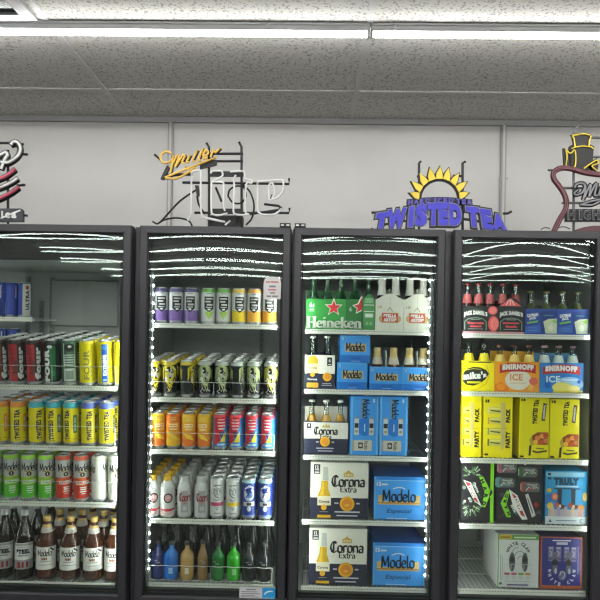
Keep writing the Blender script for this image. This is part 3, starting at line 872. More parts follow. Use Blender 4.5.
put(ul, (at(24.8, 300, 2.76).x, 2.76, COOLERS[0]['side'] + 0.0006), 0.35, 0, 'blue can with white panel at the right end of the short shelf', 'can', 'blue cans on the short raised shelf')
for i, px in enumerate((-14, 1, 14.5)):
    put(bl, (at(px, 335, 2.89).x, 2.89, COOLERS[0]['side2'] + 0.0006), i*0.7, 0, 'blue can, %s behind the red cans at far left' % ['left', 'middle', 'right'][i], 'can', 'blue cans behind the red cans')

# ---- second cooler, top shelf
R3 = 7.1
def hard(low, neck, tri=None):
    a = cart()
    a.poly(K, [(-4.7, 27.5), (4.9, 27.5), (4.9, 15.5), (0.1, 11.6), (-4.7, 15.5)])
    g = ink(196, 198, 196)
    a.rects(g, [(-3.4, 24.6, 3.6, 26), (-3.6, 21.6, 1.8, 23.2), (-2.2, 18.4, 3.6, 20.2), (-3, 16.2, 3, 17.2)])
    a.rects(GREY, [(-2.6, 30, 2.8, 31)])
    if tri: a.poly(tri, [(-4.4, 12.4), (4.6, 12.4), (0.1, 4.4)])
    a.ell(W, 0.1, 14.6, 1.6, 1.0)
    return make_can('drink_can', 36.4, R3, [(0, low), (13.6, ink(214, 216, 216)), (31.6, neck)], a)
PUR = ink(134, 104, 178)
pr = dict(p=hard(PUR, ink(98, 92, 136)), g=hard(ink(214, 218, 212), ink(124, 190, 96), ink(170, 206, 92)), y=hard(ink(238, 208, 36), ink(232, 200, 90)), o=hard(ink(238, 172, 60), ink(236, 168, 84)))
LK = dict(p='white and purple can', g='white can with green neck', y='white and yellow can', o='white and orange can')
cl = [(161, 'p', 0.05), (176.2, 'p', 0.1), (191.6, 'p', -0.25), (208.2, 'g', 0.1), (223.5, 'g', 0.0), (239, 'y', 0.1), (254.5, 'o', -0.1), (269.6, 'o', 0.0)]
rows_of(1, 0, [(px, 306, pr[k], LK[k], sp, 1, pos(i, 8)) for i, (px, k, sp) in enumerate(cl)], R3, 15.6, 'white cans on the top shelf of the second cooler')
# ---- second shelf: black cans
def monster(splash, neck):
    a = cart(); rnd = random.Random(hash(splash.name) % 100 if False else (3 if 'ink_226' in splash.name else 9))
    a.poly(splash, [(-5.6, 31), (-1, 33), (4.8, 31), (5.4, 22), (3.2, 15), (1.6, 5), (-1.6, 12), (-4.8, 16), (-5.4, 24)])
    a.poly(K, [(-2.4, 30), (0, 31), (1.4, 27), (-1.2, 24), (-3.6, 26)])
    a.ell(ink(190, 194, 190), 0.8, 22, 2.6, 3.2)
    a.ell(W, -3.6, 18, 1.3, 2.4); a.poly(splash, [(5.2, 30), (7.6, 27), (7.2, 17), (5.8, 20)]); a.poly(splash, [(-8, 29), (-6.2, 31), (-6.4, 20), (-8, 15)])
    for q in range(22):
        x, y = rnd.uniform(-5.4, 5), rnd.uniform(8, 31)
        a.line([W, K, splash, K][q % 4], [(x, y), (x+rnd.uniform(-2.4, 2.4), y-1.6), (x+rnd.uniform(-2, 2.6), y-3.6)], 0.8)
    a.ell(W, -2.2, 27.4, 1.2, 0.9); a.ell(K, 2.2, 25, 0.9, 0.9); a.ell(K, 0.4, 19.6, 0.8, 1.2)
    a.rects(GREY, [(-5, 3.6, 5, 4.2)])
    return make_can('black_can', 36.5, R3, [(0, ink(46, 52, 56)), (5, ink(32, 34, 36)), (32.2, neck)], a)
pr = dict(y=monster(ink(226, 206, 40), ink(214, 190, 60)), g=monster(ink(176, 190, 128), ink(176, 182, 174)), h=monster(ink(206, 198, 90), ink(170, 176, 170)))
LK = dict(y='black can with yellow splash', g='black can with pale green splash', h='black can with cream splash')
cl = [(155, 'y', 0.1), (170, 'y', 0.0), (187.5, 'y', 1.2), (205.5, 'g', 0.0), (222.0, 'g', 0.1), (237.6, 'g', 1.35), (254, 'g', -0.1), (271, 'h', 0.05)]
rows_of(1, 1, [(px, 380, pr[k], LK[k], sp, 5, pos(i, 8)) for i, (px, k, sp) in enumerate(cl)], R3, 15.6, 'black cans on the second shelf of the second cooler')
# ---- third shelf
def sour(flip):
    a = cart(); cs = [ink(232, 120, 36), ink(236, 146, 36), ink(240, 170, 36), ink(242, 192, 44)]
    if flip: cs = cs[::-1]
    a.rects(ink(250, 226, 170), [(-4.6, 22, 4.6, 25.6), (-3.6, 19.2, 4, 20.8)]); a.text(ink(232, 120, 36), 'SOUR', 0, 23.8, 7.6, 2.4, 0, 0.05) if False else None
    a.rects(ink(226, 110, 40), [(-4, 23.4, -0.6, 24.2), (0.4, 23.4, 3.6, 24.2)])
    a.poly(ink(246, 212, 70), [(-6, 17), (2, 14), (6, 8), (-2, 11)]); a.rects(ink(240, 216, 120), [(-3, 29, 3, 30), (-2.6, 31.4, 2.6, 32)])
    return make_can('orange_can', 36.2, R3, [(0, cs[0]), (10, cs[1]), (18, cs[2]), (27, cs[3])], a)
def punch():
    a = cart()
    a.poly(ink(214, 40, 56), [(-7.6, 33), (4.6, 33), (4.6, 24), (-1, 14), (-4, 5), (-7.6, 5)])
    a.poly(ink(232, 216, 50), [(-1.6, 8), (4.4, 8), (4.4, 19)]); a.poly(ink(70, 50, 110), [(-2.6, 18), (2.4, 18), (0, 11.4)])
    a.poly(ink(206, 60, 50), [(-3.4, 14), (-0.6, 10), (-2.6, 8)])
    a.rects(ink(240, 220, 224), [(-4, 26.8, 3.6, 28), (-3.6, 23.6, 3.6, 25), (-3, 20.6, 3.2, 22), (-3.4, 30, 3, 30.8)])
    a.rects(ink(170, 206, 236), [(-4.6, 4.4, 4.4, 6.4)])
    return make_can('fruit_can', 36.2, R3, [(0, ink(56, 136, 206)), (33, ink(216, 60, 74))], a)
pr = dict(y=sour(False), o=sour(True), r=punch())
LK = dict(y='orange can with yellow top', o='orange can with yellow bottom', r='red and blue can')
cl = [(158.6, 'y', 0.2), (173.6, 'o', 0.0), (189, 'y', 0.0), (204.6, 'y', -0.3), (220.6, 'r', 0.15), (236.2, 'r', -0.1), (252.2, 'r', 0.0), (267.8, 'r', -0.05)]
rows_of(1, 2, [(px, 430, pr[k], LK[k], sp, 4, pos(i, 8)) for i, (px, k, sp) in enumerate(cl)], R3, 15.8, 'orange and red cans in the second cooler')
# ---- fourth shelf: aluminium bottles and cans
ALW = mat('white_aluminium', (216, 218, 214), 0.3, 0.15); ALS = mat('silver_aluminium', (206, 206, 204), 0.3, 0.3)
a = cart(); a.ell(K, 0.4, 20, 4.7, 5.0); a.ell(ink(206, 150, 150), 0.4, 20, 3.4, 3.7); a.ell(ink(226, 190, 188), 1.2, 20.6, 1.7, 1.7); a.rect(ink(196, 50, 60), -7.4, 7.4, 7.4, 9.2); a.poly(ink(226, 190, 180), [(-7, 3.6), (7, 3.6), (7, 6.6), (0, 5), (-7, 6.6)]); a.rect(ink(196, 50, 60), -4, 6.6, 4, 7.6)
ultra = make_bottle('aluminium_bottle', [(6.6, 0), (7.4, 1.5), (7.5, 27), (7.1, 30.4), (5.2, 34.6), (4.2, 36.6), (4.0, 38)], ALW, [('cap', [(4.4, 36.6), (4.4, 41.0), (3.9, 41.8)], mat('yellow_cap', (220, 180, 50), 0.35, 0.2))], a, 7.5)
a = cart(); a.rect(ink(160, 162, 164), -3.4, 6, 3.6, 28); a.nib(ink(140, 22, 30), 'Coors', 0.6, 21.6, 12.5, 8.5, 0.10); a.rects(ink(170, 60, 60), [(-1.6, 17, 2.4, 17.8), (-1, 14.6, 1.8, 15.4)]); a.rects(ink(190, 192, 194), [(-2, 8, 2.4, 12)])
a.items[1] = a.items[1]
coors = make_bottle('aluminium_bottle', [(6.4, 0), (7.2, 1.5), (7.3, 27), (6.7, 31), (5.0, 35.4), (4.8, 37), (4.7, 38)], ALS, [('cap', [(5.0, 36.8), (5.0, 41.2), (4.4, 41.8)], CAPW)], a, 7.3)
def claw(band):
    a = cart(); g = ink(150, 154, 156)
    a.arctext(ink(96, 98, 102), 'WHITE CLAW', 0, -31.5, 4.6, 200, 340, 1.9) if False else None
    a.line(g, [(-3, 31), (-3.4, 26), (-1, 22.4), (2.4, 21.4)], 1.4); a.line(g, [(-1.6, 30), (0.6, 28), (-0.4, 25.6), (2, 24)], 1.3); a.line(g, [(0.4, 31.4), (3, 29), (2.6, 26)], 1.3)
    a.line(g, [(-3.6, 20), (0, 18.6), (3.4, 19.8)], 1.0); a.rects(ink(120, 122, 126), [(-3.8, 33, -1.2, 34.2), (-0.6, 33.4, 3.8, 34.6)])
    a.rect(band, -7.2, 13, 7.2, 16.8); a.rects(GREY, [(-2, 11, 2, 11.8), (-3.4, 5.2, 3.4, 6.2)]); a.poly(GREY, [(-1.4, 10.4), (1.4, 10.4), (0, 8.4)])
    return make_can('slim_can', 41.4, 7.1, [(0, ink(218, 219, 216))], a)
def blue(em, low):
    a = cart()
    a.ell(ink(196, 204, 214), -0.2, 26, 5.4, 7.4); a.poly(ink(30, 52, 140), [(-4, 31), (3, 33), (1.4, 29), (4, 27), (-1, 25)]); a.ell(em, 1, 24.6, 2.6, 2.8); a.line(ink(30, 52, 140), [(-4, 30), (-1, 26), (-3, 22)], 1.1); a.line(W, [(-4.6, 31), (0, 34.6), (4.6, 31.6)], 1.2)
    a.rect(ink(206, 206, 200), -6, 13.6, 6, 18); a.rect(ink(50, 54, 60), -2.6, 14.4, 2.2, 17); a.ell(ink(190, 196, 200), -0.2, 11, 2.2, 2.6); a.rect(low, -6.6, 3.4, 6.6, 4.6)
    return make_can('blue_can', 41, 7.3, [(0, ink(36, 58, 150)), (35.6, ink(52, 78, 160)), (37, ink(156, 190, 196))], a)
pr = dict(u=ultra, c=coors, p=claw(ink(200, 70, 110)), y=claw(ink(240, 206, 50)), b=blue(ink(90, 120, 180), ink(120, 150, 200)), d=blue(ink(214, 218, 222), ink(150, 170, 210)))
LK = dict(u='white bottle with yellow cap', c='silver bottle with white cap', p='white can with pink band', y='white can with yellow band', b='blue can with teal emblem', d='blue can with silver emblem')
cl = [(152.8, 'u', 0.1), (168, 'u', 0.0), (184.7, 'c', 0.0), (201.6, 'c', 0.05), (217.2, 'p', 0.0), (233, 'y', 0.0), (249, 'b', 0.05), (265.4, 'd', 0.0)]
rows_of(1, 3, [(px, 498, pr[k], LK[k], sp, 5, pos(i, 8)) for i, (px, k, sp) in enumerate(cl)], 7.3, 15.6, 'drinks on the fourth shelf of the second cooler')
# ---- bottom: coloured glass bottles
CAPK = mat('black_cap', (34, 34, 36), 0.4)
def flask(col, slim=False, lab=None):
    if slim: p = [(5.0, 0), (5.4, 1.2), (5.4, 22), (4.4, 26), (2.6, 31), (2.1, 38)]
    else: p = [(6.2, 0), (7.0, 1.2), (7.0, 20.5), (6.8, 23.2), (6.0, 25.6), (4.4, 27.6), (3.1, 29.2), (2.6, 31), (2.5, 35)]
    a = cart(); R = p[2][0]
    a.rects(lab or ink(130, 134, 136), [(-1.6, 24.6 - 18, 2.6, 12.6)] if lab else [(-3, 19, 0, 20), (-1, 17, 2.6, 18)])
    return make_bottle('glass_bottle', p, col, [('cap', [(3.0, 33.8), (3.0, 37.2), (2.5, 38)] if not slim else [(2.6, 35.5), (2.6, 38.6), (2.2, 39.4)], CAPK)], a, R)
cs = [('navy', (40, 52, 120), None), ('bright blue', (30, 132, 232), ink(150, 190, 220)), ('golden', (206, 168, 96), ink(214, 206, 180)), ('slim amber', (170, 132, 84), None), ('dark green', (26, 134, 52), None), ('bright green', (60, 205, 44), ink(120, 190, 110)), ('black', (30, 31, 34), None), ('black', (30, 31, 34), None)]
px = [158, 171.4, 187.2, 202.6, 218, 233.4, 249, 264.4]
z, tl = SHZ[1][4]
bk = None
for i, (nm, rgb, lab) in enumerate(cs):
    if nm == 'black' and bk is not None: o = bk
    else:
        o = flask(bglass('glass_' + nm.replace(' ', '_'), rgb, 0.05, 0.66), 'slim' in nm, lab)
        if nm == 'black': bk = o
    Y = YP + 7*S
    put(o, (at(px[i], 565, Y).x, Y, z + 0.0006), random.uniform(-0.3, 0.3), 0, '%s glass bottle, %s in front row on second cooler floor' % (nm, pos(i, 8)), 'bottle', 'glass bottles on the floor of the second cooler')
dk = make_bottle('dark_bottle', [(5.6, 0), (6.3, 1.2), (6.3, 28), (5.7, 32), (3.4, 37), (2.6, 41), (2.4, 48)], bglass('glass_smoke', (22, 23, 27), 0.05, 0.88), [('cap', [(3.1, 46.5), (3.1, 51), (2.6, 51.8)], CAPK)])
for r in range(2):
    for i in range(8):
        Y = YP + 7*S + (r+1)*0.072
        put(dk, (at(px[i] + 1.5 + random.uniform(-0.4, 0.4), 555, YP + 7*S).x + 0.004*r, Y, z + 0.0006), 0, 0, 'dark glass bottle, %s in %s row back, second cooler floor' % (pos(i, 8), ORD[r+1]), 'bottle', 'dark bottles behind the coloured ones')

# ================================================================== CARTONS AND BOTTLE CARRIERS
def carton(ci, si, x0, x1, yt, yb, depth, base, art, label, cat='box', group=None, top=None, lift=0.0, Y=YP, spin=0.0, side=None, name='drink_carton', onto=None):
    """art is drawn in photo pixels with its origin at the front lower left"""
    z = SHZ[ci][si][0] + 0.0012 if onto is None else onto
    s = Y / F
    pa = at(x0, (yt+yb)/2, Y); w, h = (x1-x0)*s, (yb-yt)*s
    m = MB(); bv = 0.0012
    pts = [(bv, 0), (w-bv, 0), (w, bv), (w, h-bv), (w-bv, h), (bv, h), (0, h-bv), (0, bv)]
    m.prism(pts, 0, depth, base)
    if top: m.box(0.002, w-0.002, 0.002, depth-0.002, h, h+0.0004, top)
    if side: m.box(-0.0004, 0, 0.002, depth-0.002, 0.002, h-0.002, side)
    m.art(art, s)
    o = m.build(name, None, (pa.x, Y, z)); o.rotation_euler.z = spin
    tag(o, label, cat, group)
    return o, z + h + 0.0006
def bottle_proto(body, neckm, capm, H=50.0, R=6.2, foil=None, neck_label=None):
    p = [(R*0.9, 0), (R, 1.2), (R, H*0.52), (R*0.9, H*0.58), (R*0.5, H*0.72), (R*0.42, H*0.80), (R*0.40, H*0.965)]
    mats = [body]*4 + [neckm]*2
    parts = []
    if foil: parts.append(('foil', [(R*0.78, H*0.67), (R*0.70, H*0.73), (R*0.58, H*0.82), (R*0.58, H*0.955), (R*0.55, H*1.0)], foil))
    else: parts.append(('cap', [(R*0.50, H*0.955), (R*0.50, H*0.985), (R*0.42, H)], capm))
    if neck_label: parts.append(('neck_label', [(R*0.92, H*0.60), (R*0.84, H*0.67), (R*0.60, H*0.79)], neck_label))
    return make_bottle('beer_bottle', p, mats, parts)
def carrier(ci, si, x0, x1, yt, yb, depth, base, art, label, proto, bx, btop, blabel, group, bgroup, peak=None, divider=None, divtop=None, front=None, Y=YP, bcat='bottle', backrow=False):
    s = Y / F
    z = SHZ[ci][si][0] + 0.0012
    pa = at(x0, (yt+yb)/2, Y); w, h = (x1-x0)*s, (yb-yt)*s; t = 0.0012
    m = MB()
    pts = [(0, 0), (w, 0)] + ([(w, h), ] if not peak else [(w, h - peak*s), (w*0.62, h), (w*0.38, h), (0, h - peak*s)])
    if not peak: pts += [(0, h)]
    m.prism(pts, 0, t, front or base); m.prism(pts, depth-t, depth, base)
    hs = h - (peak*s if peak else 0)
    m.box(0, t, t, depth-t, 0, hs, base); m.box(w-t, w, t, depth-t, 0, hs, base)
    m.box(t, w-t, t, depth-t, 0, t, base)
    m.art(art, s)
    o = m.build('bottle_carrier', None, (pa.x, Y, z)); tag(o, label, 'bottle carrier', group)
    if divider is not None:
        q = MB(); hd = (yb - divtop)*s
        if peak or divider == 'end':   # handle panel seen edge on
            q.box(w*0.5-0.0008, w*0.5+0.0008, t, depth-t, t, hd, W if divider == 'end' else base)
        else:
            q.box(t, w-t, depth*0.5-0.0008, depth*0.5+0.0008, t, hd, divider)
        q.build('handle_panel', o)
    for i, bxp in enumerate(bx):
        yb2 = Y + t + 0.0065 + 6.2*S
        x = pa.x + (w - 2*t)*(i + 0.5)/len(bx) + t
        put(proto, (x, yb2, z + t + 0.0006), 0.3*i, 0, blabel % ['left', 'second', 'third', 'fourth'][i] if len(bx) > 2 else blabel % ['left', 'right'][i], bcat, bgroup)
    return o
G3 = 'cartons in the third cooler'; G4 = 'cartons in the fourth cooler'
# ---------- third cooler, top shelf
HG = ink(38, 140, 54); HD = ink(24, 104, 44); RS = ink(216, 44, 48)
gb = bottle_proto(bglass('bottle_green', (34, 92, 52)), bglass('bottle_green', (34, 92, 52)), mat('cap_pale', (190, 196, 190), 0.35, 0.3), 53, 6.2)
a = Art(306, 330)
a.rect(ink(46, 150, 62), 306, 322, 362.3, 300); a.rect(HD, 345.8, 330, 346.6, 299.6)
a.rect(ink(30, 116, 50), 346.6, 330, 362.3, 299.6)
a.star(ink(232, 232, 220), 333.6, 308, 9.4); a.star(RS, 333.6, 308.2, 7.6)
a.poly(ink(232, 232, 220), [(352, 305.6), (357.4, 303.4), (360.6, 296.4), (361.8, 296.4), (361.8, 311), (355.6, 314), (356.6, 308.6)])
a.poly(RS, [(353.6, 305.9), (358.4, 304.4), (361, 298.6), (361.8, 298.6), (361.8, 309.8), (356.6, 312.4), (357.4, 308)])
a.text(W, '6', 310.6, 305.6, 3.4, 5.0, 0, 0.02); a.rects(W, [(312.8, 304.6, 314, 308), (309.4, 309.6, 314, 310.4), (308.6, 311.6, 314.4, 312)])
a.nib(ink(240, 242, 232), 'HeiNekeN', 334.2, 322.8, 55, 10.6, 0.098, 20)
a.text(ink(170, 200, 176), '6', 350.4, 309.4, 2.6, 4.4, 0, 0.02)
carrier(2, 0, 306, 362.3, 299.6, 330, 0.135, HG, a, 'green carrier with red star and white lettering, left of top shelf, third cooler', gb, [312.6, 326.4, 340.2, 354.4], 279, 'green bottle, %s in the green star carrier of the third cooler', 'bottle carriers on the top shelf of the third cooler', 'green bottles', divider=HD, divtop=290)
gb2 = bottle_proto(bglass('bottle_green', (34, 92, 52)), bglass('bottle_green', (34, 92, 52)), mat('cap_pale', (190, 196, 190), 0.35, 0.3), 52, 5.2)
a = Art(362.8, 330)
a.rect(ink(76, 150, 84), 363.4, 326, 374.4, 300); a.rects(ink(214, 226, 212), [(364, 304.6, 374, 305.4), (364, 311, 374, 311.8), (365, 313.6, 373, 317.4)]); a.rects(ink(130, 180, 134), [(365, 298, 373, 303), (366, 322, 368, 325), (369.6, 322, 372, 325)])
carrier(2, 0, 362.8, 375, 294, 330, 0.18, ink(58, 140, 72), a, 'pale green carrier end panel between the star carrier and white carriers', gb2, [368], 280, 'green bottle, %s one in the pale green carrier end panel', 'bottle carriers on the top shelf of the third cooler', 'green bottles', peak=6, divider=None)
SW = ink(226, 226, 212)
wf = bottle_proto(bglass('bottle_dark_green', (24, 40, 30)), bglass('bottle_dark_green', (24, 40, 30)), None, 52, 6.2, foil=mat('white_foil', (226, 226, 216), 0.4))
for k, (xa, xb) in enumerate(((375.4, 403.4), (404, 431.2))):
    a = Art(xa, 330); cx = (xa+xb)/2 + (0.6 if k == 0 else -0.4)
    a.ell(ink(196, 170, 110), cx - 8.2, 318.6, 3.0, 3.4); a.ell(ink(196, 170, 110), cx + 8.2, 318.6, 3.0, 3.4)
    a.rect(ink(196, 170, 110), cx - 8.4, 322.6, cx + 8.4, 312.4); a.rect(ink(204, 62, 48), cx - 7.8, 321.8, cx + 7.8, 313.0)
    a.text(W, 'STELLA', cx, 315.5, 13, 3.5, 0, 0.08); a.text(W, 'ARTOIS', cx, 319.5, 13, 3.5, 0, 0.08)
    a.line(ink(180, 150, 110), [(cx - 3, 310.6), (cx - 0.6, 308), (cx + 1, 308.4), (cx + 2.6, 311.4)], 0.8); a.rect(K, cx - 0.6, 308, cx + 0.4, 306.8); a.rects(ink(200, 180, 160), [(xa + 2, 305.6, xa + 3, 308.4), (xa + 4, 305.6, xa + 6.4, 308)])
    a.line(ink(190, 190, 178), [(cx, 330), (cx, 296)], 0.35)
    carrier(2, 0, xa, xb, 293.6, 330, 0.18, SW, a, ('white carrier with red badge beside the green carriers', 'white carrier with red badge at the right end, third cooler')[k], wf, [cx - 6.8, cx + 6.6], 279.4, '%s white foil bottle in the ' + ('left', 'right')[k] + ' white red badge carrier', 'bottle carriers on the top shelf of the third cooler', 'bottles with white foil necks', peak=6.0, divider=SW, divtop=288.4)
# ---------- second shelf
cb = bottle_proto(bglass('corona_beer', (214, 168, 40)), CLEAR, mat('cap_white', (216, 216, 206), 0.35, 0.2), 53, 6.2)
cb2 = bottle_proto(CLEAR, CLEAR, mat('cap_white', (216, 216, 206), 0.35, 0.2), 52.4, 6.2)
CN_ = ink(34, 38, 62); CW = ink(230, 229, 216); CG = ink(214, 178, 84); CO = ink(236, 176, 34)
a = Art(304.8, 390)
a.rect(CW, 304.8, 375, 334.8, 356.4); a.line(ink(200, 198, 186), [(319.6, 375), (319.6, 356)], 0.5)
a.rect(K, 327, 367, 331.8, 358.6); a.text(W, '6', 329.4, 361.8, 2.0, 3.4); a.rect(W, 328, 366, 331, 365.2)
a.poly(ink(220, 172, 50), [(307.4, 362), (309.4, 357.4), (315, 356.8), (318, 361), (318, 389), (307, 389)]); a.rect(ink(228, 214, 160), 306.8, 374.6, 318.6, 365); a.rect(CN_, 306.8, 384, 318.6, 374.6); a.ell(CO, 312.6, 376, 2.2); a.rect(ink(206, 160, 50), 306.8, 388.6, 318.6, 384.6); a.text(W, 'Corona', 312.4, 380.6, 9.4, 2.0); a.text(CN_, 'Corona', 312.6, 369, 8, 2.4)
a.ell(CO, 327.2, 378, 4.4); a.ell(ink(226, 150, 40), 327.2, 378, 2.8); a.rects(ink(176, 178, 188), [(322.6, 384.4, 331, 385.2), (321.8, 386.2, 332, 386.9)])
carrier(2, 1, 304.8, 335, 354.8, 390, 0.18, CN_, a, 'white and navy carrier with two clear bottles, second shelf, third cooler', cb2, [312.8, 326.6], 337.4, 'clear bottle, %s of the two in the small white navy carrier', 'white and navy carriers', 'clear beer bottles', peak=2.6, divider=CW, divtop=348)
MB_ = ink(62, 156, 236); MB2 = ink(28, 116, 206); MG = ink(190, 176, 140)
def modelo_small(xa, xb, yt, yb):
    a = Art(xa, yb); w = xb-xa; h = yb-yt; cx = (xa+xb)/2; cy = yt + h*0.44
    a.rect(MB2, xa, yb, xb, yb - h*0.27); a.rect(ink(84, 170, 238), xa, yt + 1.6, xb, yt + 0.6)
    a.rect(MG, cx - w*0.34, cy + h*0.17, cx + w*0.36, cy - h*0.13); a.nib(K, 'Modelo', cx, cy - 0.4, w*0.62, h*0.32, 0.10); a.rect(ink(170, 190, 206), xa + 2, yt + 5, xa + 3.6, yt + 2); a.text(ink(20, 80, 160), 'Especial', cx + 1, yb - h*0.16, w*0.3, h*0.09, shear=0.3); a.rects(ink(150, 200, 240), [(cx - 4, yb - 1.6, cx + 5, yb - 1.1)])
    return a
a = modelo_small(337, 367.2, 363.4, 390)
o, zt = carton(2, 1, 337, 367.2, 363.4, 390, 0.16, MB_, a, 'small blue beer box under another, second shelf of third cooler', 'box', G3)
a = modelo_small(340, 370.2, 335.6, 362.8)
carton(2, 1, 340, 370.2, 335.6, 362.8, 0.16, MB_, a, 'small blue beer box stacked on top of another', 'box', G3, onto=zt, Y=YP+0.004)
mb = bottle_proto(AMB, AMB, None, 38, 6.2, foil=None)
mf = bottle_proto(AMB, AMB, None, 41.6, 6.2, foil=mat('gold_foil_pale', (222, 196, 130), 0.4, 0.15), neck_label=mat('neck_label_cream', (216, 208, 190), 0.5))
for o_ in [mb] + list(mb.children): bpy.data.objects.remove(o_)
for k, (xa, xb, cx) in enumerate(((369.4, 402.6, 0), (403, 431.6, 0))):
    a = modelo_small(xa, xb if k == 0 else xb + 3, 367, 390)
    if k: a.items = [(m_, vs, fs) for m_, vs, fs in a.items]
    if k: a.items[0] = (a.items[0][0], [(min(u, xb - xa), v) for u, v in a.items[0][1]], a.items[0][2]); a.items[1] = (a.items[1][0], [(min(u, xb - xa), v) for u, v in a.items[1][1]], a.items[1][2])
    carrier(2, 1, xa, xb, 367, 390, 0.18, MB_, a, ('blue carrier of gold necked bottles beside the stacked blue boxes', 'blue carrier of gold necked bottles at the right shelf end')[k], mf, ([378.2, 393.6], [409, 425.6])[k], 348.6, '%s gold foil bottle in the ' + ('left', 'right')[k] + ' blue carrier', 'blue bottle carriers', 'bottles with gold foil necks', divider='end', divtop=351)
# ---------- third shelf
def corona_front(a, x0, x1, ysplit, yb, big=False):
    pass
a = Art(304, 456)
a.rect(CW, 304, 440.6, 347.8, 424.4); a.rect(K, 306.6, 432, 311.2, 425.4); a.text(W, '6', 308.9, 427.4, 1.7, 2.6); a.rect(W, 307.4, 431.4, 310.6, 430.4)
a.poly(CG, [(322, 429.4), (322.8, 426.4), (324.6, 428), (326, 425.6), (327.4, 428), (329.2, 426.4), (330, 429.4)])
a.nib(K, 'Corona', 325.6, 432.6, 24, 7.8, 0.10); a.nib(K, 'Extra', 325.6, 438.4, 11.6, 4.2, 0.09)
a.ell(CO, 325, 443.6, 5.0); a.ell(ink(228, 150, 40), 325, 443.6, 3.4); a.rects(ink(190, 192, 204), [(316, 443.4, 318.8, 444.6), (331.6, 443.4, 334.2, 444.6), (316.4, 449.6, 333.8, 450.8), (318, 452.4, 332.6, 453.4)])
carrier(2, 2, 304, 347.8, 423.2, 456, 0.125, CN_, a, 'white and navy carrier with three clear bottles, third shelf, third cooler', cb, [312.6, 327, 341.8], 398.4, 'clear bottle, %s from left in the wide white navy carrier', 'white and navy carriers', 'clear beer bottles', divider=CW, divtop=410)
def modelo_tall(xa, xb, yt, yb):
    a = Art(xa, yb); w = xb - xa; fx = lambda f: xa + w*f; fy = lambda f: yt + (yb-yt)*f
    a.rect(ink(112, 186, 240), fx(0.03), yb, fx(0.09), yt); a.rect(ink(112, 186, 240), fx(0.93), yb, fx(0.97), yt)
    a.ell(ink(24, 122, 214), fx(0.52), fy(0.52), w*0.26, 9.5)
    a.rect(ink(120, 150, 176), fx(0.38), fy(0.38), fx(0.50), fy(0.04)); a.nib(K, 'Modelo', fx(0.56), fy(0.21), 19, 7.0, 0.09, 40, -90)
    for f in (0.22, 0.74):
        a.rect(ink(206, 208, 202), fx(f-0.07), fy(0.66), fx(f+0.09), fy(0.36)); a.rect(K, fx(f-0.06), fy(0.54), fx(f+0.08), fy(0.46)); a.rect(ink(150, 156, 158), fx(f-0.07), fy(0.385), fx(f+0.09), fy(0.36)); a.ell(ink(170, 150, 90), fx(f+0.01), fy(0.60), 1.4)
    a.rect(ink(206, 200, 184), fx(0.08), fy(0.93), fx(0.78), fy(0.75)); a.rect(ink(170, 166, 156), fx(0.08), fy(0.93), fx(0.16), fy(0.75))
    a.rect(K, fx(0.30), fy(0.89), fx(0.46), fy(0.79)); a.ell(ink(190, 186, 170), fx(0.38), fy(0.84), 1.6); a.nib(K, 'Modelo', fx(0.58), fy(0.84), 8.6, 4.0, 0.07, 40, -90)
    a.rects(ink(222, 234, 244), [(fx(0.80), fy(0.04), fx(0.86), fy(0.10)), (fx(0.50), fy(0.47), fx(0.53), fy(0.60))])
    return a
for k, (xa, xb) in enumerate(((350, 378.4), (379.2, 407.6))):
    carton(2, 2, xa, xb, 397.6, 456, 0.13, MB_, modelo_tall(xa, xb, 397.6, 456), ('upright tall blue beer carton next to the wide navy carrier', 'upright tall blue beer carton with empty shelf on its right')[k], 'box', 'upright blue beer cartons')
# ---------- fourth and bottom shelves: twelve packs
def corona12(dy):
    y = lambda v: v + dy
    a = Art(310.4, y(520.6))
    a.rect(CW, 310.4, y(500.2), 368, y(465))
    a.rect(K, 313.4, y(476.6), 319.8, y(467)); a.text(W, '12', 316.6, y(469.8), 3.4, 3.4, 0, 0.04); a.rects(W, [(314.6, y(473), 318.8, y(472.2)), (314.4, y(475.6), 319, y(474.4))])
    gl = ink(190, 192, 186)
    a.poly(gl, [(322.4, y(483)), (323.0, y(469.6)), (327.6, y(469.6)), (328.4, y(483))])
    a.poly(ink(214, 170, 30), [(321.4, y(483.4)), (327.8, y(483.4)), (328.2, y(491)), (330.6, y(498.6)), (330.8, y(520.2)), (317.6, y(520.2)), (317.8, y(498.6)), (320.6, y(491))])
    a.poly(ink(236, 196, 60), [(322.4, y(483.4)), (324, y(483.4)), (323.6, y(498)), (320, y(498))])
    a.rect(ink(226, 218, 190), 317.4, y(508), 331, y(498.6)); a.text(CN_, 'Corona', 324.2, y(504), 10.6, 2.8, 0, 0.02)
    a.rect(CN_, 317.4, y(517.4), 331, y(508)); a.ell(CO, 324, y(510), 2.8); a.rects(ink(150, 150, 160), [(320, y(514.6), 328.4, y(514))])
    a.poly(CG, [(343.4, y(479.2)), (343.2, y(475.6)), (346, y(474.2)), (348, y(472.2)), (350, y(474.2)), (353.2, y(475.6)), (353, y(479.2))]); a.rects(CW, [(344.6, y(478), 346, y(476.6)), (347.4, y(478), 349, y(476.2)), (350.4, y(478), 351.8, y(476.6))])
    a.nib(K, 'Corona', 348, y(483.2), 33.5, 11.4, 0.095); a.nib(K, 'Extra', 348.2, y(491.4), 16.6, 6.2, 0.085)
    a.ell(CO, 347.2, y(506), 7.4); a.ell(ink(226, 140, 34), 347.2, y(506), 5.2); a.ell(ink(240, 180, 50), 347.2, y(507.4), 2.6, 1.4); a.rects(ink(200, 202, 212), [(334.6, y(506.2), 338.6, y(504.8)), (356.2, y(506.2), 359.8, y(504.8)), (335, y(514.8), 360, y(513.4)), (336.8, y(518.4), 357.6, y(517.2))])
    return a
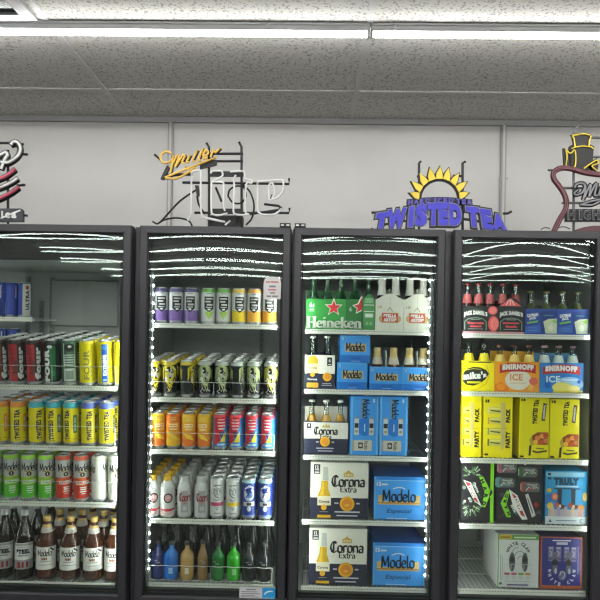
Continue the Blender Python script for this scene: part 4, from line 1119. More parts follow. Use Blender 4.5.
def modelo12(dy, x=0):
    y = lambda v: v + dy
    X_ = lambda v: v + x
    a = Art(374.2, y(520.4))
    a.rect(ink(30, 130, 220), 374.2, y(481.6), 425.4, y(478)); a.rect(ink(150, 206, 244), 375.4, y(481.8), 424, y(481.2)); a.rect(ink(110, 186, 240), 374.2, y(520.4), 375.2, y(478)); a.rect(ink(110, 186, 240), 424.4, y(520.4), 425.4, y(478))
    a.text(W, '12', 378.8, y(485), 4.6, 4.0, 0, 0.05); a.rects(W, [(381.8, y(486.4), 387.4, y(484.8))])
    a.line(ink(220, 222, 226), [(392.6, y(490)), (396.6, y(488.6)), (399, y(488.2)), (402, y(488.6)), (405, y(490))], 1.0)
    a.rect(ink(206, 178, 110), 378, y(505.6), 420, y(496.2)); a.rect(MB_, 381, y(503.4), 417, y(500)) if False else None
    a.rect(ink(190, 130, 70), 378, y(504.6), 420, y(503.2)); a.rect(ink(220, 200, 120), 378, y(502.6), 420, y(502))
    a.rect(MB_, 382.4, y(502), 415.6, y(490.6)); a.nib(ink(18, 24, 48), 'Modelo', 398.8, y(496.6), 33.6, 12.4, 0.085)
    a.text(ink(24, 62, 130), 'Especial', 399, y(512.4), 24, 5.4, 0, 0.0, 0.35); a.rects(ink(190, 224, 246), [(387, y(519.6), 407, y(518.8))])
    return a
TOPW = ink(206, 204, 192); TOPB = ink(30, 84, 160)
carton(2, 3, 310.4, 368, 465, 520.6, 0.22, CN_, corona12(0), 'large white and navy beer box on the fourth shelf, third cooler', 'box', 'large white and navy beer boxes', top=TOPW)
carton(2, 4, 309, 366.6, 531.7, 587.3, 0.22, CN_, corona12(66.7), 'large white and navy beer box on the bottom shelf, third cooler', 'box', 'large white and navy beer boxes', top=TOPW)
carton(2, 3, 374.2, 425.4, 478, 520.4, 0.22, MB_, modelo12(0), 'large blue beer box on the fourth shelf, third cooler', 'box', 'large blue beer boxes', top=TOPB)
carton(2, 4, 373, 424.2, 544.8, 587.2, 0.22, MB_, modelo12(66.8), 'large blue beer box on the bottom shelf, third cooler', 'box', 'large blue beer boxes', top=TOPB)

# ---------- fourth cooler, top shelf
PK = ink(226, 92, 92); JK = ink(34, 36, 38); JG = ink(120, 150, 128)
jb = bottle_proto(bglass('bottle_rose', (96, 54, 52)), CLEAR, mat('cap_dark', (150, 60, 60), 0.35, 0.3), 50, 5.3, neck_label=ink(176, 86, 86))
def jack(xa, xb, cx, extra):
    a = Art(xa, 334.5)
    a.line(JG, [(cx - 10.6, 331), (cx - 10.6, 322.6), (cx - 7, 319.8), (cx, 318.6), (cx + 7, 319.8), (cx + 10.6, 322.6), (cx + 10.6, 331)], 0.8); a.line(ink(60, 90, 70), [(cx - 11, 315), (cx - 6, 311.4), (cx, 310.2), (cx + 6, 311.4), (cx + 11, 315)], 0.8)
    a.text(W, 'JACK DANIEL\u2019S', cx, 316.0, 23, 5.2, 0, 0.06, arch=1.8)
    a.rects(ink(150, 150, 146), [(cx - 4.6, 320.8, cx + 4.6, 320.1)]); a.text(PK, 'Watermelon', cx, 324, 16.6, 2.6, 0, 0.03) if extra == 0 else a.text(PK, 'Punch', cx, 327.0, 10, 2.2, 0, 0.05)
    a.rects(ink(206, 70, 76), [(cx - 8.4, 324.6, cx + 8.2, 323), (cx - 5.4, 328.2, cx + 6, 326.6)]) if extra else a.rects(ink(214, 80, 86), [(cx - 5.4, 328.2, cx + 6, 326.6)])
    a.rects(ink(160, 160, 158), [(cx - 7.4, 330.2, cx + 7.4, 329.7)]); a.rect(ink(206, 150, 156), xa, 334.4, xb, 332.4)
    if extra == 0:
        a.ell(PK, 492.4, 311.4, 4.6, 4.2); a.ell(ink(236, 130, 124), 492.4, 311.4, 3.4, 3.0); a.ell(PK, 493.2, 324.6, 5.4, 7.6); a.ell(ink(236, 130, 124), 494, 324.6, 3.8, 6.0)
        for q in range(6): a.line(PK, [(494, 324.6), (494 + 3.6*math.cos(q*1.05), 324.6 + 5.6*math.sin(q*1.05))], 0.4)
    else:
        a.poly(PK, [(499.6, 306.8), (509.8, 299), (521, 306.8)]); 
        for q in (-4, 0, 4): a.line(W, [(509.8 + q*0.3, 300.6), (509.8 + q, 306)], 0.6)
    return a
carrier(3, 0, 463, 497.4, 307.2, 334.5, 0.125, JK, jack(463, 497.4, 475.4, 0), 'black carrier with white arched lettering at left, top shelf, fourth cooler', jb, [469.6, 481.6, 489.8], 286.6, '%s rose bottle in the left black carrier', 'black carriers with arched lettering', 'rose coloured bottles', divider=ink(60, 62, 64), divtop=293)
carrier(3, 0, 498.4, 524.2, 299, 334.5, 0.18, JK, jack(498.4, 524.2, 511, 1), 'black carrier with pink slice on top, second from left, fourth cooler', jb, [503, 517], 286.4, '%s rose bottle in the black carrier with pink slice', 'black carriers with arched lettering', 'rose coloured bottles', peak=8, divider=JK, divtop=294)
a = Art(464.4, 306.8)   # pink printed sleeve standing on the carrier's handle panel
cyb = bottle_proto(bglass('bottle_olive', (120, 130, 90)), CLEAR, mat('cap_olive', (130, 128, 80), 0.35, 0.3), 43, 6.2)
CB = ink(36, 74, 156)
def cayman(xa, xb, first):
    a = Art(xa, 334.5); w = xb - xa
    a.poly(ink(52, 96, 180), [(xa, 327), (xb, 322), (xb, 330), (xa, 334)]); a.poly(ink(28, 56, 130), [(xa + w*0.5, 334), (xb, 318), (xb, 310), (xa + w*0.45, 312)])
    a.text(W, 'CAYMAN', xa + 7.4, 315.4, 11, 3.4, 8, 0.05); a.text(W, 'JACK', xa + 7.6, 318.8, 7, 3.0, 8, 0.05)
    a.poly(ink(110, 190, 60), [(xa + 2, 322.6), (xa + 12.8, 320.6), (xa + 12.8, 322.2), (xa + 2, 324.2)])
    a.poly(ink(196, 206, 176), [(xb - 14, 321.6), (xb - 9, 319), (xb - 0.6, 318.4), (xb - 0.6, 333.4), (xb - 11.6, 333.4)]); a.poly(ink(140, 196, 80), [(xb - 6, 321), (xb - 1, 319), (xb - 1, 324)]); a.ell(ink(214, 220, 200), xb - 6.6, 327.6, 2.6, 3.4)
    a.rects(ink(80, 130, 200), [(xa + 3, 327.6, xa + 12, 328.4), (xa + 3, 330, xa + 12, 330.8)]); a.rects(ink(60, 140, 140), [(xa + w*0.58, 316, xa + w*0.86, 315)])
    return a
for k, (xa, xb) in enumerate(((525, 557), (557.6, 588))):
    carrier(3, 0, xa, xb, 309, 334.5, 0.125, CB, cayman(xa, xb, k == 0), ('blue bottle carrier with pale glass picture beside the black carriers', 'blue bottle carrier at the right end of the top shelf')[k], cyb, ([531, 548.4], [564.6, 581.2])[k], 299, '%s olive bottle in the ' + ('left', 'right')[k] + ' blue carrier, fourth cooler', 'blue carriers with lime pictures', 'olive bottles', divider=ink(60, 86, 60), divtop=305)
# ---------- second shelf
kb = bottle_proto(bglass('bottle_lemon', (200, 190, 70)), CLEAR, mat('cap_black', (40, 40, 40), 0.4), 47, 6.2, neck_label=ink(228, 214, 30))
a = Art(462.6, 392.7)
blk = [(463.6, 374), (467, 370.4), (473, 368.6), (480, 369), (486, 371.6), (488.6, 375.4), (485, 381), (480, 385), (473, 387.4), (466, 386.4), (462.8, 383), (462.8, 377)]
a.line(ink(214, 170, 30), [(486, 367), (489, 376), (486, 385), (478, 390.6), (470, 391.4)], 0.8)
a.poly(ink(30, 34, 30), blk); a.text(W, "mike's", 474.6, 377.4, 23.2, 7.4, 4, 0.05, arch=0.4); a.rects(ink(214, 206, 40), [(467, 385, 480.6, 383)]); a.rects(K, [(468, 364.4, 491, 363.4)]); a.line(ink(190, 186, 60), [(465, 372), (473, 370.4), (481, 371)], 0.6)
carrier(3, 1, 462.6, 493.8, 362.6, 392.7, 0.125, ink(240, 222, 20), a, 'bright yellow carrier with black leaf badge at the left', kb, [471.4, 485.8], 344, '%s lemon bottle in the bright yellow carrier', 'carriers on the second shelf of the fourth cooler', 'lemon coloured bottles', divider=K, divtop=352)
ob = bottle_proto(bglass('bottle_orange', (226, 170, 60)), CLEAR, mat('cap_brown', (110, 60, 50), 0.35, 0.2), 46, 6.2, neck_label=ink(232, 206, 110))
a = Art(494.4, 392.7); RB = ink(190, 44, 44)
a.ell(ink(232, 226, 214), 518, 381, 13, 10); a.poly(ink(236, 120, 30), [(495, 392), (495, 386), (501, 383), (508, 388), (509, 392)]); a.ell(ink(240, 150, 40), 501, 388, 4.4, 3.4); a.poly(ink(238, 160, 60), [(520, 392.6), (526, 388), (538.6, 384), (538.6, 392.6)]); a.ell(ink(226, 110, 90), 533, 382, 4.4, 4); a.ell(ink(244, 190, 90), 530, 388, 3.2, 3)
a.poly(RB, [(499.6, 374.4), (499.6, 366), (508, 364.2), (518, 363.8), (528, 364.2), (535, 366), (535, 374.4), (528, 373), (518, 372.4), (508, 372.8)])
a.text(W, 'SMIRNOFF', 517.4, 368.6, 31, 5.8, 0, 0.07, arch=0.9); a.text(ink(226, 150, 80), 'ICE', 516, 378.2, 12.6, 6.6, 0, 0.02); a.rects(ink(214, 190, 160), [(510, 384.4, 526, 383.6)])
carrier(3, 1, 494.4, 538.8, 362.8, 392.7, 0.125, ink(238, 160, 32), a, 'orange carrier with red arched banner in the shelf middle', ob, [501.6, 516, 530.6], 346, '%s orange bottle in the orange carrier with red banner', 'carriers on the second shelf of the fourth cooler', 'orange bottles', divider=ink(222, 166, 40), divtop=352.6)
bb = bottle_proto(bglass('bottle_ice_blue', (130, 180, 220)), CLEAR, mat('cap_pink', (170, 130, 140), 0.35, 0.2), 46, 6.2, neck_label=ink(206, 222, 214))
a = Art(539.6, 392.7)
a.ell(ink(150, 196, 232), 569, 384, 14, 7); a.ell(ink(232, 222, 120), 562, 387.4, 10, 5.0); a.rect(ink(226, 206, 60), 553, 392.6, 582, 390.6); a.ell(ink(240, 226, 140), 573.6, 388.8, 6, 3.4); a.star(ink(24, 92, 190), 547.6, 385.4, 4.6, 7, 0.5); a.star(ink(24, 92, 190), 578.4, 381.6, 2.8, 7, 0.5)
a.poly(RB, [(542.6, 375), (542.6, 368), (551, 365.4), (562, 364.6), (572, 365), (579.6, 367), (579.6, 375), (571, 373.6), (562, 373.2), (551, 373.8)])
a.text(W, 'SMIRNOFF', 560.8, 369.4, 31.5, 5.8, 0, 0.07, arch=0.9); a.text(ink(216, 232, 242), 'ICE', 553, 379.4, 13.6, 6.6, 0, 0.02); a.rects(ink(200, 222, 240), [(562, 380.6, 577, 379.2)])
carrier(3, 1, 539.6, 582.6, 363.2, 392.7, 0.125, ink(44, 130, 206), a, 'sky blue carrier with red arched banner at the right', bb, [546.8, 560, 575.8], 346.4, '%s ice blue bottle in the sky blue carrier', 'carriers on the second shelf of the fourth cooler', 'ice blue bottles', divider=ink(90, 150, 200), divtop=354)
# ---------- third shelf: yellow cartons
def party(xa, xb, yt, yb, full):
    a = Art(xa, yb); d = xb
    a.text(K, 'PARTY', d - 4.4, 441.4, 16.4, 4.6, 90, 0.07); a.text(K, 'PACK', d - 4.4, 417.6, 13.8, 4.6, 90, 0.07)
    a.rect(ink(206, 190, 40), d - 8, 445, d - 7.2, 405); a.poly(ink(206, 190, 120), [(d - 10.6, 453), (d - 7.4, 447), (d - 7.4, 410), (d - 9, 404), (d - 12.4, 406), (d - 11, 410), (d - 11, 447)])
    for i, (y, c) in enumerate(((412.6, ink(222, 216, 150)), (423, ink(226, 150, 50)), (433.4, ink(120, 170, 110)), (444.4, ink(90, 96, 60)))):
        x1 = d - 11; x0 = max(xa + 0.4, d - 24.4)
        a.rect(ink(214, 206, 90), x0, y + 3.6, x1, y - 3.6); a.rect(c, x0, y + 3.4, x0 + 1.4, y - 3.4); a.poly(ink(90, 92, 60), [(x0 + 2.6, y - 0.6), (x1 - 1, y + 0.2), (x1 - 1, y + 1.8), (x0 + 2.6, y + 0.6)]); a.rect(ink(226, 220, 140), x0 + 2.6, y - 1.2, x1 - 1, y - 2.6)
    a.line(ink(200, 150, 40), [(xa + 0.6, 430.6), (xb - 4, 430.6)], 0.4)
    if full: a.rects(K, [(xa + 1.6, 404.8, xa + 3, 401.8), (xa + 3.6, 404.8, xa + 5.4, 401.8), (xa + 1.4, 457.4, xa + 5, 455.4)])
    return a
YC = ink(238, 222, 18); G3C = 'yellow cartons on the third shelf of the fourth cooler'
ySh = 459.3
carton(3, 2, 462.4, 481.0, 398.4, ySh, 0.14, YC, party(462.4, 481.0, 398.4, ySh, False), 'narrow looking yellow party carton at the left end', 'box', G3C)
carton(3, 2, 483.4, 512, 398.4, ySh, 0.14, YC, party(483.4, 512, 398.4, ySh, True), 'yellow party carton, second from the left on its shelf', 'box', G3C)
def twist(xa, xb, yt, yb):
    a = Art(xa, yb); w = xb - xa
    a.text(K, 'TWISTED TEA', xa + w*0.56, yt + 14.4, 24.4, 5.0, 86, 0.06, arch=0.9); a.poly(ink(52, 54, 62), [(xa + w*0.74, yt + 23), (xa + w*0.80, yt + 5.6), (xa + w*0.92, yt + 6), (xa + w*0.86, yt + 23.6)]); a.text(W, 'ORIGINAL', xa + w*0.83, yt + 14.6, 14.6, 1.9, 86, 0.05)
    a.poly(ink(150, 70, 30), [(xa + w*0.42, yt + 47), (xa + w*0.44, yt + 38), (xa + w*0.62, yt + 34.6), (xa + w*0.97, yt + 34.6), (xa + w*0.97, yt + 47)])
    for i, (u, v, c) in enumerate(((0.62, 40.5, (226, 130, 50)), (0.78, 38.4, (236, 160, 80)), (0.90, 43, (214, 120, 70)), (0.55, 44.6, (236, 180, 60)), (0.72, 44.6, (206, 90, 40)), (0.9, 37.6, (190, 80, 50)))): a.ell(ink(*c), xa + w*u, yt + v, 2.7, 2.4)
    a.poly(ink(190, 170, 60), [(xa + w*0.34, yt + 42), (xa + w*0.44, yt + 38), (xa + w*0.46, yt + 47), (xa + w*0.40, yt + 50)])
    a.poly(ink(50, 44, 30), [(xa + w*0.32, yt + 58), (xa + w*0.34, yt + 48), (xa + w*0.42, yt + 47.6), (xa + w*0.39, yt + 58)]); a.line(ink(70, 64, 30), [(xa + w*0.46, yt + 53.4), (xa + w*0.62, yt + 54.6), (xa + w*0.94, yt + 53)], 1.8); a.line(ink(110, 104, 40), [(xa + w*0.58, yt + 50.6), (xa + w*0.84, yt + 51)], 1.2)
    a.rects(K, [(xa + 1.4, yt + 4, xa + 2.8, yt + 1.4), (xa + 3.4, yt + 4, xa + 5.4, yt + 1.4), (xa + 0.8, yb - 0.8, xa + 4.6, yb - 2.6)])
    return a
carton(3, 2, 519.4, 548.4, 398.8, ySh, 0.14, ink(232, 220, 16), twist(519.4, 548.4, 398.8, ySh), 'yellow carton with fruit tea picture, third on its shelf', 'box', G3C)
carton(3, 2, 549.8, 578.8, 400.2, ySh, 0.14, ink(232, 220, 16), twist(549.8, 578.8, 400.2, ySh), 'yellow carton with fruit tea picture, rightmost on its shelf', 'box', G3C)
# ---------- fourth shelf
LIME = ink(132, 210, 40); DK = ink(40, 36, 42)
yb = 525
a = Art(461.6, yb); rnd = random.Random(5)
for cx, cy, sgn in ((471, 479, -1), (471, 509, 1)):
    for q in range(26):
        ang = rnd.uniform(PI, 2*PI) if sgn < 0 else rnd.uniform(0, PI)
        r = rnd.uniform(4, 13); x, y = cx + math.cos(ang)*r*0.85, cy + math.sin(ang)*r*0.9
        x = max(463, min(481, x))
        a.line([ink(120, 160, 110), ink(196, 210, 190), ink(66, 110, 62)][q % 3], [(cx + (x-cx)*0.55, cy + (y-cy)*0.55), (x, y)], 1.0)
for q in range(10): a.ell([ink(206, 208, 200), ink(130, 150, 130)][q % 2], rnd.uniform(462.6, 476), rnd.uniform(484, 508), rnd.uniform(1, 2), rnd.uniform(1, 2))
a.poly(LIME, [(478.4, 479.4), (482.6, 479.6), (490.6, 494.8), (484.8, 510), (481.4, 509), (484, 494.6)])
for ch, x, y, rt in (('H', 481.8, 484, -62), ('A', 484.6, 491, -75), ('R', 485.2, 498.6, -100), ('D', 483.6, 506, -112)): a.text(K, ch, x, y, 4.2, 3.6, rt, 0.05)
a.poly(W, [(462.8, 483), (470.4, 485.4), (481.6, 509.6), (474.4, 504)]); a.poly(ink(196, 60, 52), [(464.6, 484.4), (469.4, 486), (478.4, 506), (474.2, 503)]); a.poly(ink(60, 120, 80), [(471.4, 484), (475, 488), (480.8, 501), (477.4, 497)])
a.text(W, 'DEW', 471.4, 495, 14, 3.8, -64, 0.06); a.text(W, 'MTN', 475.8, 491.6, 8, 2.2, -64, 0.06)
a.rect(LIME, 489.6, yb, 493, 464.2); a.poly(K, [(488.4, 497.6), (490.4, 491.6), (492.2, 494.8), (490, 498.6)])
carton(3, 3, 461.6, 493.4, 463.6, yb, 0.16, DK, a, 'dark carton with lime stripe and green splash, left end, fourth shelf', 'box', G4)
a = Art(496, yb)
for x, y, c in ((503.4, 470.6, (176, 90, 120)), (501.6, 485, (90, 150, 150)), (524, 474.4, (50, 110, 56)), (526.4, 489, (160, 74, 62))):
    k_ = ink(*c); a.poly(ink(96, 100, 98), [(x - 6.6, y - 4), (x - 5, y - 5.2), (x + 11, y - 4.6), (x + 12.6, y - 2.4), (x + 12.6, y + 3), (x + 11, y + 4.8), (x - 5, y + 5), (x - 6.6, y + 3.6)]); a.poly(k_, [(x - 6.6, y - 4), (x - 5, y - 5.2), (x - 1.4, y - 5.1), (x - 3, y), (x - 1.4, y + 4.9), (x - 5, y + 5), (x - 6.6, y + 3.6)]); a.line(ink(196, 200, 194), [(x - 6, y - 3.4), (x - 6, y + 3)], 0.7); a.line(ink(200, 204, 196), [(x - 1, y + 3.4), (x + 2, y - 0.4), (x + 5, y + 2.8), (x + 9.6, y - 3)], 1.1); a.line(ink(190, 194, 186), [(x, y - 2.6), (x + 6, y - 2), (x + 11, y + 1)], 1.0); a.line(k_, [(x + 1, y + 2), (x + 8, y + 2.4)], 1.4); a.ell(ink(150, 156, 150), x + 7, y - 0.6, 2.4, 2.6)
a.line(ink(90, 60, 50), [(499, 520), (504, 516), (508, 512)], 1.0); a.ell(ink(70, 64, 72), 502, 497, 3, 2.4)
a.poly(LIME, [(506.6, 492.6), (509.4, 494), (506.4, 506.4), (511, 516), (510.4, 519.6), (506.4, 519), (500.4, 505.4)])
for ch, x, y, rt in (('H', 509, 515.6, 118), ('A', 506, 509.4, 100), ('R', 505, 503, 82), ('D', 506.4, 498, 66)): a.text(K, ch, x, y, 3.8, 3.2, rt, 0.05)
a.poly(W, [(508.4, 491.4), (517, 497.4), (527.4, 521), (522, 521.6), (512.6, 508)]); a.poly(ink(196, 60, 52), [(511, 494.6), (516.6, 499), (524.8, 518.6), (521, 517)]); a.poly(ink(60, 130, 84), [(510.4, 505), (513.6, 509), (518, 518), (514, 515)])
a.text(W, 'DEW', 518.2, 506.6, 15, 4.4, -64, 0.06); a.text(W, 'MTN', 513, 510.6, 8, 2.2, -64, 0.06)
a.poly(ink(206, 206, 202), [(524.6, 496.6), (527.6, 495.4), (535.4, 517), (531.6, 519)]); a.text(K, 'HARD', 529.6, 507, 14, 2.2, -68, 0.04) if False else None
a.rects(K, []) if False else None
a.line(K, [(527, 500), (532.4, 515)], 0.8); a.poly(ink(170, 40, 50), [(532.8, 506), (535.6, 502.6), (538.4, 506.6), (535.6, 510)])
for q in range(6): a.line(ink(100, 104, 100), [(534 + q, 517 - q), (538 + q*0.6, 512 + q)], 0.5)
carton(3, 3, 496, 541.6, 465.4, yb, 0.16, DK, a, 'dark carton with four can pictures in the shelf middle', 'box', G4)
a = Art(545.4, yb)
a.rect(ink(140, 196, 220), 546, 478, 583.6, 473.6); a.poly(ink(40, 110, 190), [(545.6, 506), (552, 502), (560, 506), (560, 494), (545.6, 496)]); a.rects(ink(40, 70, 84), [(547.4, 477, 550.6, 474.4), (547.4, 481, 551, 478.8)])
a.text(ink(30, 62, 78), 'TRULY', 566, 482.6, 24.8, 7.4, 0, 0.08); a.rects(ink(180, 206, 206), [(556, 488.4, 577.6, 487)]); a.rects(ink(36, 60, 70), [(553.6, 490.4, 579, 489.4)])
for x in (559.2, 572.6):
    a.poly(ink(46, 60, 70), [(x - 2.2, 490), (x + 2.4, 490), (x + 2.0, 508), (x - 1.6, 508)]); a.poly(K, [(x - 1, 508), (x + 1.2, 508), (x + 2.6, 511), (x, 513), (x - 2.4, 510.6)]); a.ell(ink(196, 90, 80), x - 2.6, 506, 2.2, 2.4); a.ell(ink(120, 60, 60), x + 3.2, 507.6, 2.0, 2.0); a.ell(ink(236, 226, 190), x + 0.6, 507.4, 1.2, 1.8)
a.ell(ink(226, 110, 70), 554.6, 498, 3.2, 3.6); a.ell(ink(236, 160, 110), 554.6, 498, 2.0, 2.4); a.ell(ink(236, 196, 80), 550, 507, 3, 3.4); a.ell(ink(240, 200, 90), 584, 497.6, 2.2, 4.6); a.ell(ink(226, 160, 60), 580.6, 509, 3.4, 3.8); a.ell(ink(220, 190, 70), 549, 491.6, 2.6, 2.2)
a.rect(ink(186, 176, 190), 548, 517.6, 584, 510.4)
for i, x in enumerate((551, 557, 564, 571, 578)): a.rect(ink(*[(206, 190, 150), (170, 160, 190), (190, 176, 176), (220, 206, 160), (206, 150, 120)][i]), x, 517.6, x + 3, 508)
a.rect(ink(206, 216, 220), 545.4, yb, 586, 517.4); a.rects(ink(120, 140, 150), [(556, 522, 576, 521)]); a.poly(ink(60, 76, 84), [(548.6, 523), (550.2, 520), (551.8, 523)]); a.text(ink(70, 130, 130), 'C', 580.4, 521.4, 2.4, 3.4)
carton(3, 3, 545.4, 586, 472.6, yb, 0.16, ink(44, 150, 206), a, 'light blue fruit drink carton at the right end, fourth shelf', 'box', G4)
# ---------- bottom shelf
yb = 590
a = Art(497.6, yb)
a.rect(ink(104, 160, 76), 497.6, 542.6, 538, 537.6); a.rect(ink(214, 180, 50), 499, 542, 511, 538); a.rects(ink(150, 120, 40), [(500, 541, 509.6, 539.4)]); a.rects(ink(214, 226, 200), [(513.6, 541, 535, 539.6)]); a.rect(ink(104, 160, 76), 497.6, yb, 498.6, 542)
a.arctext(ink(52, 54, 58), 'WHITE CLAW', 517.6, 556.4, 10.4, 188, 352, 3.4)
g = ink(150, 154, 154)
a.line(g, [(511, 556), (514, 551), (518, 549.6)], 0.9); a.line(g, [(514, 559), (516, 555), (520.6, 553.6), (523.6, 556)], 0.9); a.line(g, [(517, 562), (519, 558.6), (522, 558.6)], 0.8)
for x in (511.8, 524.4):
    a.ell(ink(86, 90, 90), x, 564.6, 3.0, 9.6); a.ell(ink(46, 48, 50), x, 562, 2.6, 3.2); a.rect(ink(30, 31, 33), x - 2.7, 563.6, x + 2.7, 561.4); a.ell(ink(140, 144, 142), x - 1, 570, 0.8, 3)
a.line(ink(190, 192, 188), [(504, 578), (504, 567), (531, 567), (531, 578)], 0.5)
for i, c in enumerate(((170, 70, 60), (190, 90, 130), (120, 160, 60), (226, 140, 50))):
    x = 507 + i*6.8; a.rect(ink(*c), x - 2.6, 577.4, x + 2.6, 575.2); a.ell(ink(200, 204, 200), x, 580, 2.4, 2.4)
a.rects(ink(92, 96, 130), [(507, 588, 528, 586.4)]); a.rects(ink(150, 190, 180), [(504, 584, 530, 583.4)]); a.ell(ink(90, 94, 96), 500.6, 586, 1.4); a.rects(ink(160, 164, 162), [(500, 583, 500.8, 557), (501.8, 583, 502.4, 560)])
carton(3, 4, 497.6, 538, 537.6, yb, 0.20, ink(214, 217, 214), a, 'white carton with green edge on the bottom shelf, fourth cooler', 'box', G4, top=ink(200, 204, 198), side=ink(176, 178, 174))
a = Art(540.4, yb)
PB = ink(44, 44, 128); a.rect(PB, 541.8, 587, 580, 540)
a.rects(W, [(552, 543, 570, 542)]); a.rects(ink(186, 186, 206), [(556, 546.6, 567, 544)]); a.rects(ink(120, 110, 160), [(576.8, 575, 578, 548), (579, 572, 579.6, 554)])
for x in (550.6, 558, 566, 573): a.rect(ink(120, 114, 156), x - 2.6, 563, x + 2.6, 548.6); a.rect(ink(176, 172, 196), x - 2, 550.6, x + 2, 549.2); a.line(ink(196, 194, 210), [(x - 1.4, 553), (x + 1, 555), (x - 1, 558)], 0.7); a.rect(ink(84, 76, 124), x - 2.4, 561.6, x + 2.4, 559.6)
for x in (554.6, 568): a.poly(ink(104, 102, 116), [(x - 2, 554), (x + 1.6, 553), (x + 2.8, 560), (x + 2.4, 575), (x - 1.8, 575), (x - 2.8, 561)]); a.poly(K, [(x - 3, 563), (x, 560), (x + 3, 563.6), (x + 2.6, 567), (x - 2.6, 567)]); a.ell(ink(196, 196, 206), x + 0.8, 572.6, 1.2, 3)
a.ell(ink(110, 112, 150), 562, 577, 4, 5); a.line(W, [(559.4, 577), (561, 573), (564, 573.6), (564.6, 577), (562, 580)], 0.7)
a.arctext(ink(222, 224, 234), 'WHITE CLAW', 561.4, 573.4, 12.2, 196, -16, 3.4, inside=True)
a.rect(ink(190, 96, 50), 540.4, yb, 581.4, 587)
carton(3, 4, 540.4, 581.4, 539, yb, 0.20, ink(184, 92, 56), a, 'purple carton with orange edge on the bottom shelf, fourth cooler', 'box', G4, top=ink(60, 50, 90))

# ================================================================== SIGNS ON TOP OF THE COOLERS
YN = 2.66
SN_ = YN / F
ZTT = ZTOP
def sgn(root, Y):
    """photo pixel -> local coordinate of a sign root standing on the cooler top"""
    L = root.location
    def f(x, y, d=0.0):
        p = at(x, y, Y + d); return (p.x - L.x, p.y - L.y, p.z - L.z)
    return f
def tubes(root, name, f, lines, r, m, d=0.0, smooth=True, n=4, label=None, seg=6):
    for ln in lines:
        q = MB(); P = [f(x, y, d) for x, y in ln]
        q.tube(smooth_path(P, n) if smooth and len(P) > 2 else P, r, m, seg)
        o = q.build(name, root)
        if label: o['label'] = label
    return o
def plate(root, name, f, polys, m, d0, d1):
    for pl in polys:
        q = MB(); P = [f(x, y, 0) for x, y in pl]; y0 = P[0][1]
        q.prism([(p[0], p[2]) for p in P], y0 + d0, y0 + d1, m)
        o = q.build(name, root)
    return o
def mapz(pts, ox, oy, k): return [(ox + x/k, oy + y/k) for x, y in pts]
NW = mat('neon_tube_white', (232, 234, 232), 0.25, emit=0.0); NY = mat('neon_tube_amber', (232, 190, 84), 0.3); NP = mat('neon_tube_pink', (214, 92, 116), 0.3)
NG = mat('sign_border_grey', (104, 106, 108), 0.45)
SY = mat('sign_yellow', (240, 214, 70), 0.4); SB = mat('sign_blue', (60, 56, 206), 0.4); SEDGE = mat('sign_letter_edge', (128, 130, 150), 0.45)
def base(px, ppy, Y, name, label):
    p = at(px, ppy, Y); t = empty(name, (p.x, Y, ZTT)); tag(t, label, 'sign'); return t
# ---- unlit neon sign: amber script over white tube letters
t = base(230, 200, YN, 'neon_sign', 'unlit neon sign, amber script over white tube letters')
f = sgn(t, YN)
Q = lambda *p: mapz(p, 150, 120, 4.0)
V = lambda *p: mapz(p, 200, 150, 6.0)
A75 = lambda *p: mapz(p, 145, 135, 7.5)
zt = 236.4
def post(x, y0, hook):
    pts = [(x, zt), (x, y0)] + hook
    return pts
tubes(t, 'frame', f, [[(209, zt), (209, 147), (206.5, 143)], [(241.6, zt), (241.6, 147), (239, 142)]], 0.0062, SIGNB, 0.02, False)
tubes(t, 'frame', f, [Q((220, 135), (372, 135)), Q((225, 165), (372, 165)), Q((130, 250), (556, 256), (556, 234)), Q((178, 371), (556, 372), (558, 352)), Q((60, 222), (170, 218))], 0.0058, SIGNB, 0.018, False)
plate(t, 'bracket', f, [Q((232, 202), (372, 202), (372, 222), (232, 222)), Q((232, 352), (370, 352), (370, 372), (232, 372))], SIGNB, 0.012, 0.026)
plate(t, 'transformer', f, [Q((236, 376), (366, 376), (366, 470), (236, 470))], SIGNB, 0.03, 0.09)
plate(t, 'electrode_cover', f, [Q((42, 236), (54, 240), (80, 190), (68, 182)), Q((180, 262), (194, 262), (200, 302), (188, 306)), Q((200, 170), (268, 160), (266, 180), (200, 196))], SIGNB, -0.004, 0.012)
tubes(t, 'script_tube', f, [
    A75((200, 140), (165, 124), (128, 140), (116, 176), (140, 208), (180, 204), (206, 178), (214, 150)), A75((208, 160), (204, 220), (188, 286)), A75((190, 250), (240, 156), (252, 170), (226, 236)), A75((226, 240), (286, 150), (296, 164), (276, 206), (300, 212)),
    A75((340, 152), (312, 200), (334, 206)), A75((394, 112), (358, 188), (378, 200)), A75((436, 100), (402, 184), (424, 192)), A75((440, 164), (474, 136), (462, 112), (438, 140), (442, 176), (470, 172)), A75((492, 166), (512, 112), (526, 132), (564, 98)),
    A75((536, 168), (180, 306)), A75((180, 306), (152, 322), (250, 322), (380, 244)), A75((300, 236), (350, 286))], 0.0050, NY, -0.012)
tubes(t, 'script_backing', f, [
    A75((212, 168), (210, 226), (196, 284)), A75((200, 256), (248, 166), (260, 178), (234, 240)), A75((234, 244), (294, 158), (306, 172), (284, 212)), A75((348, 156), (320, 206)), A75((402, 118), (366, 194)), A75((444, 108), (410, 190)), A75((500, 168), (520, 120), (534, 138), (572, 104)), A75((190, 308), (250, 296), (330, 296))], 0.0056, SIGNB, 0.0)
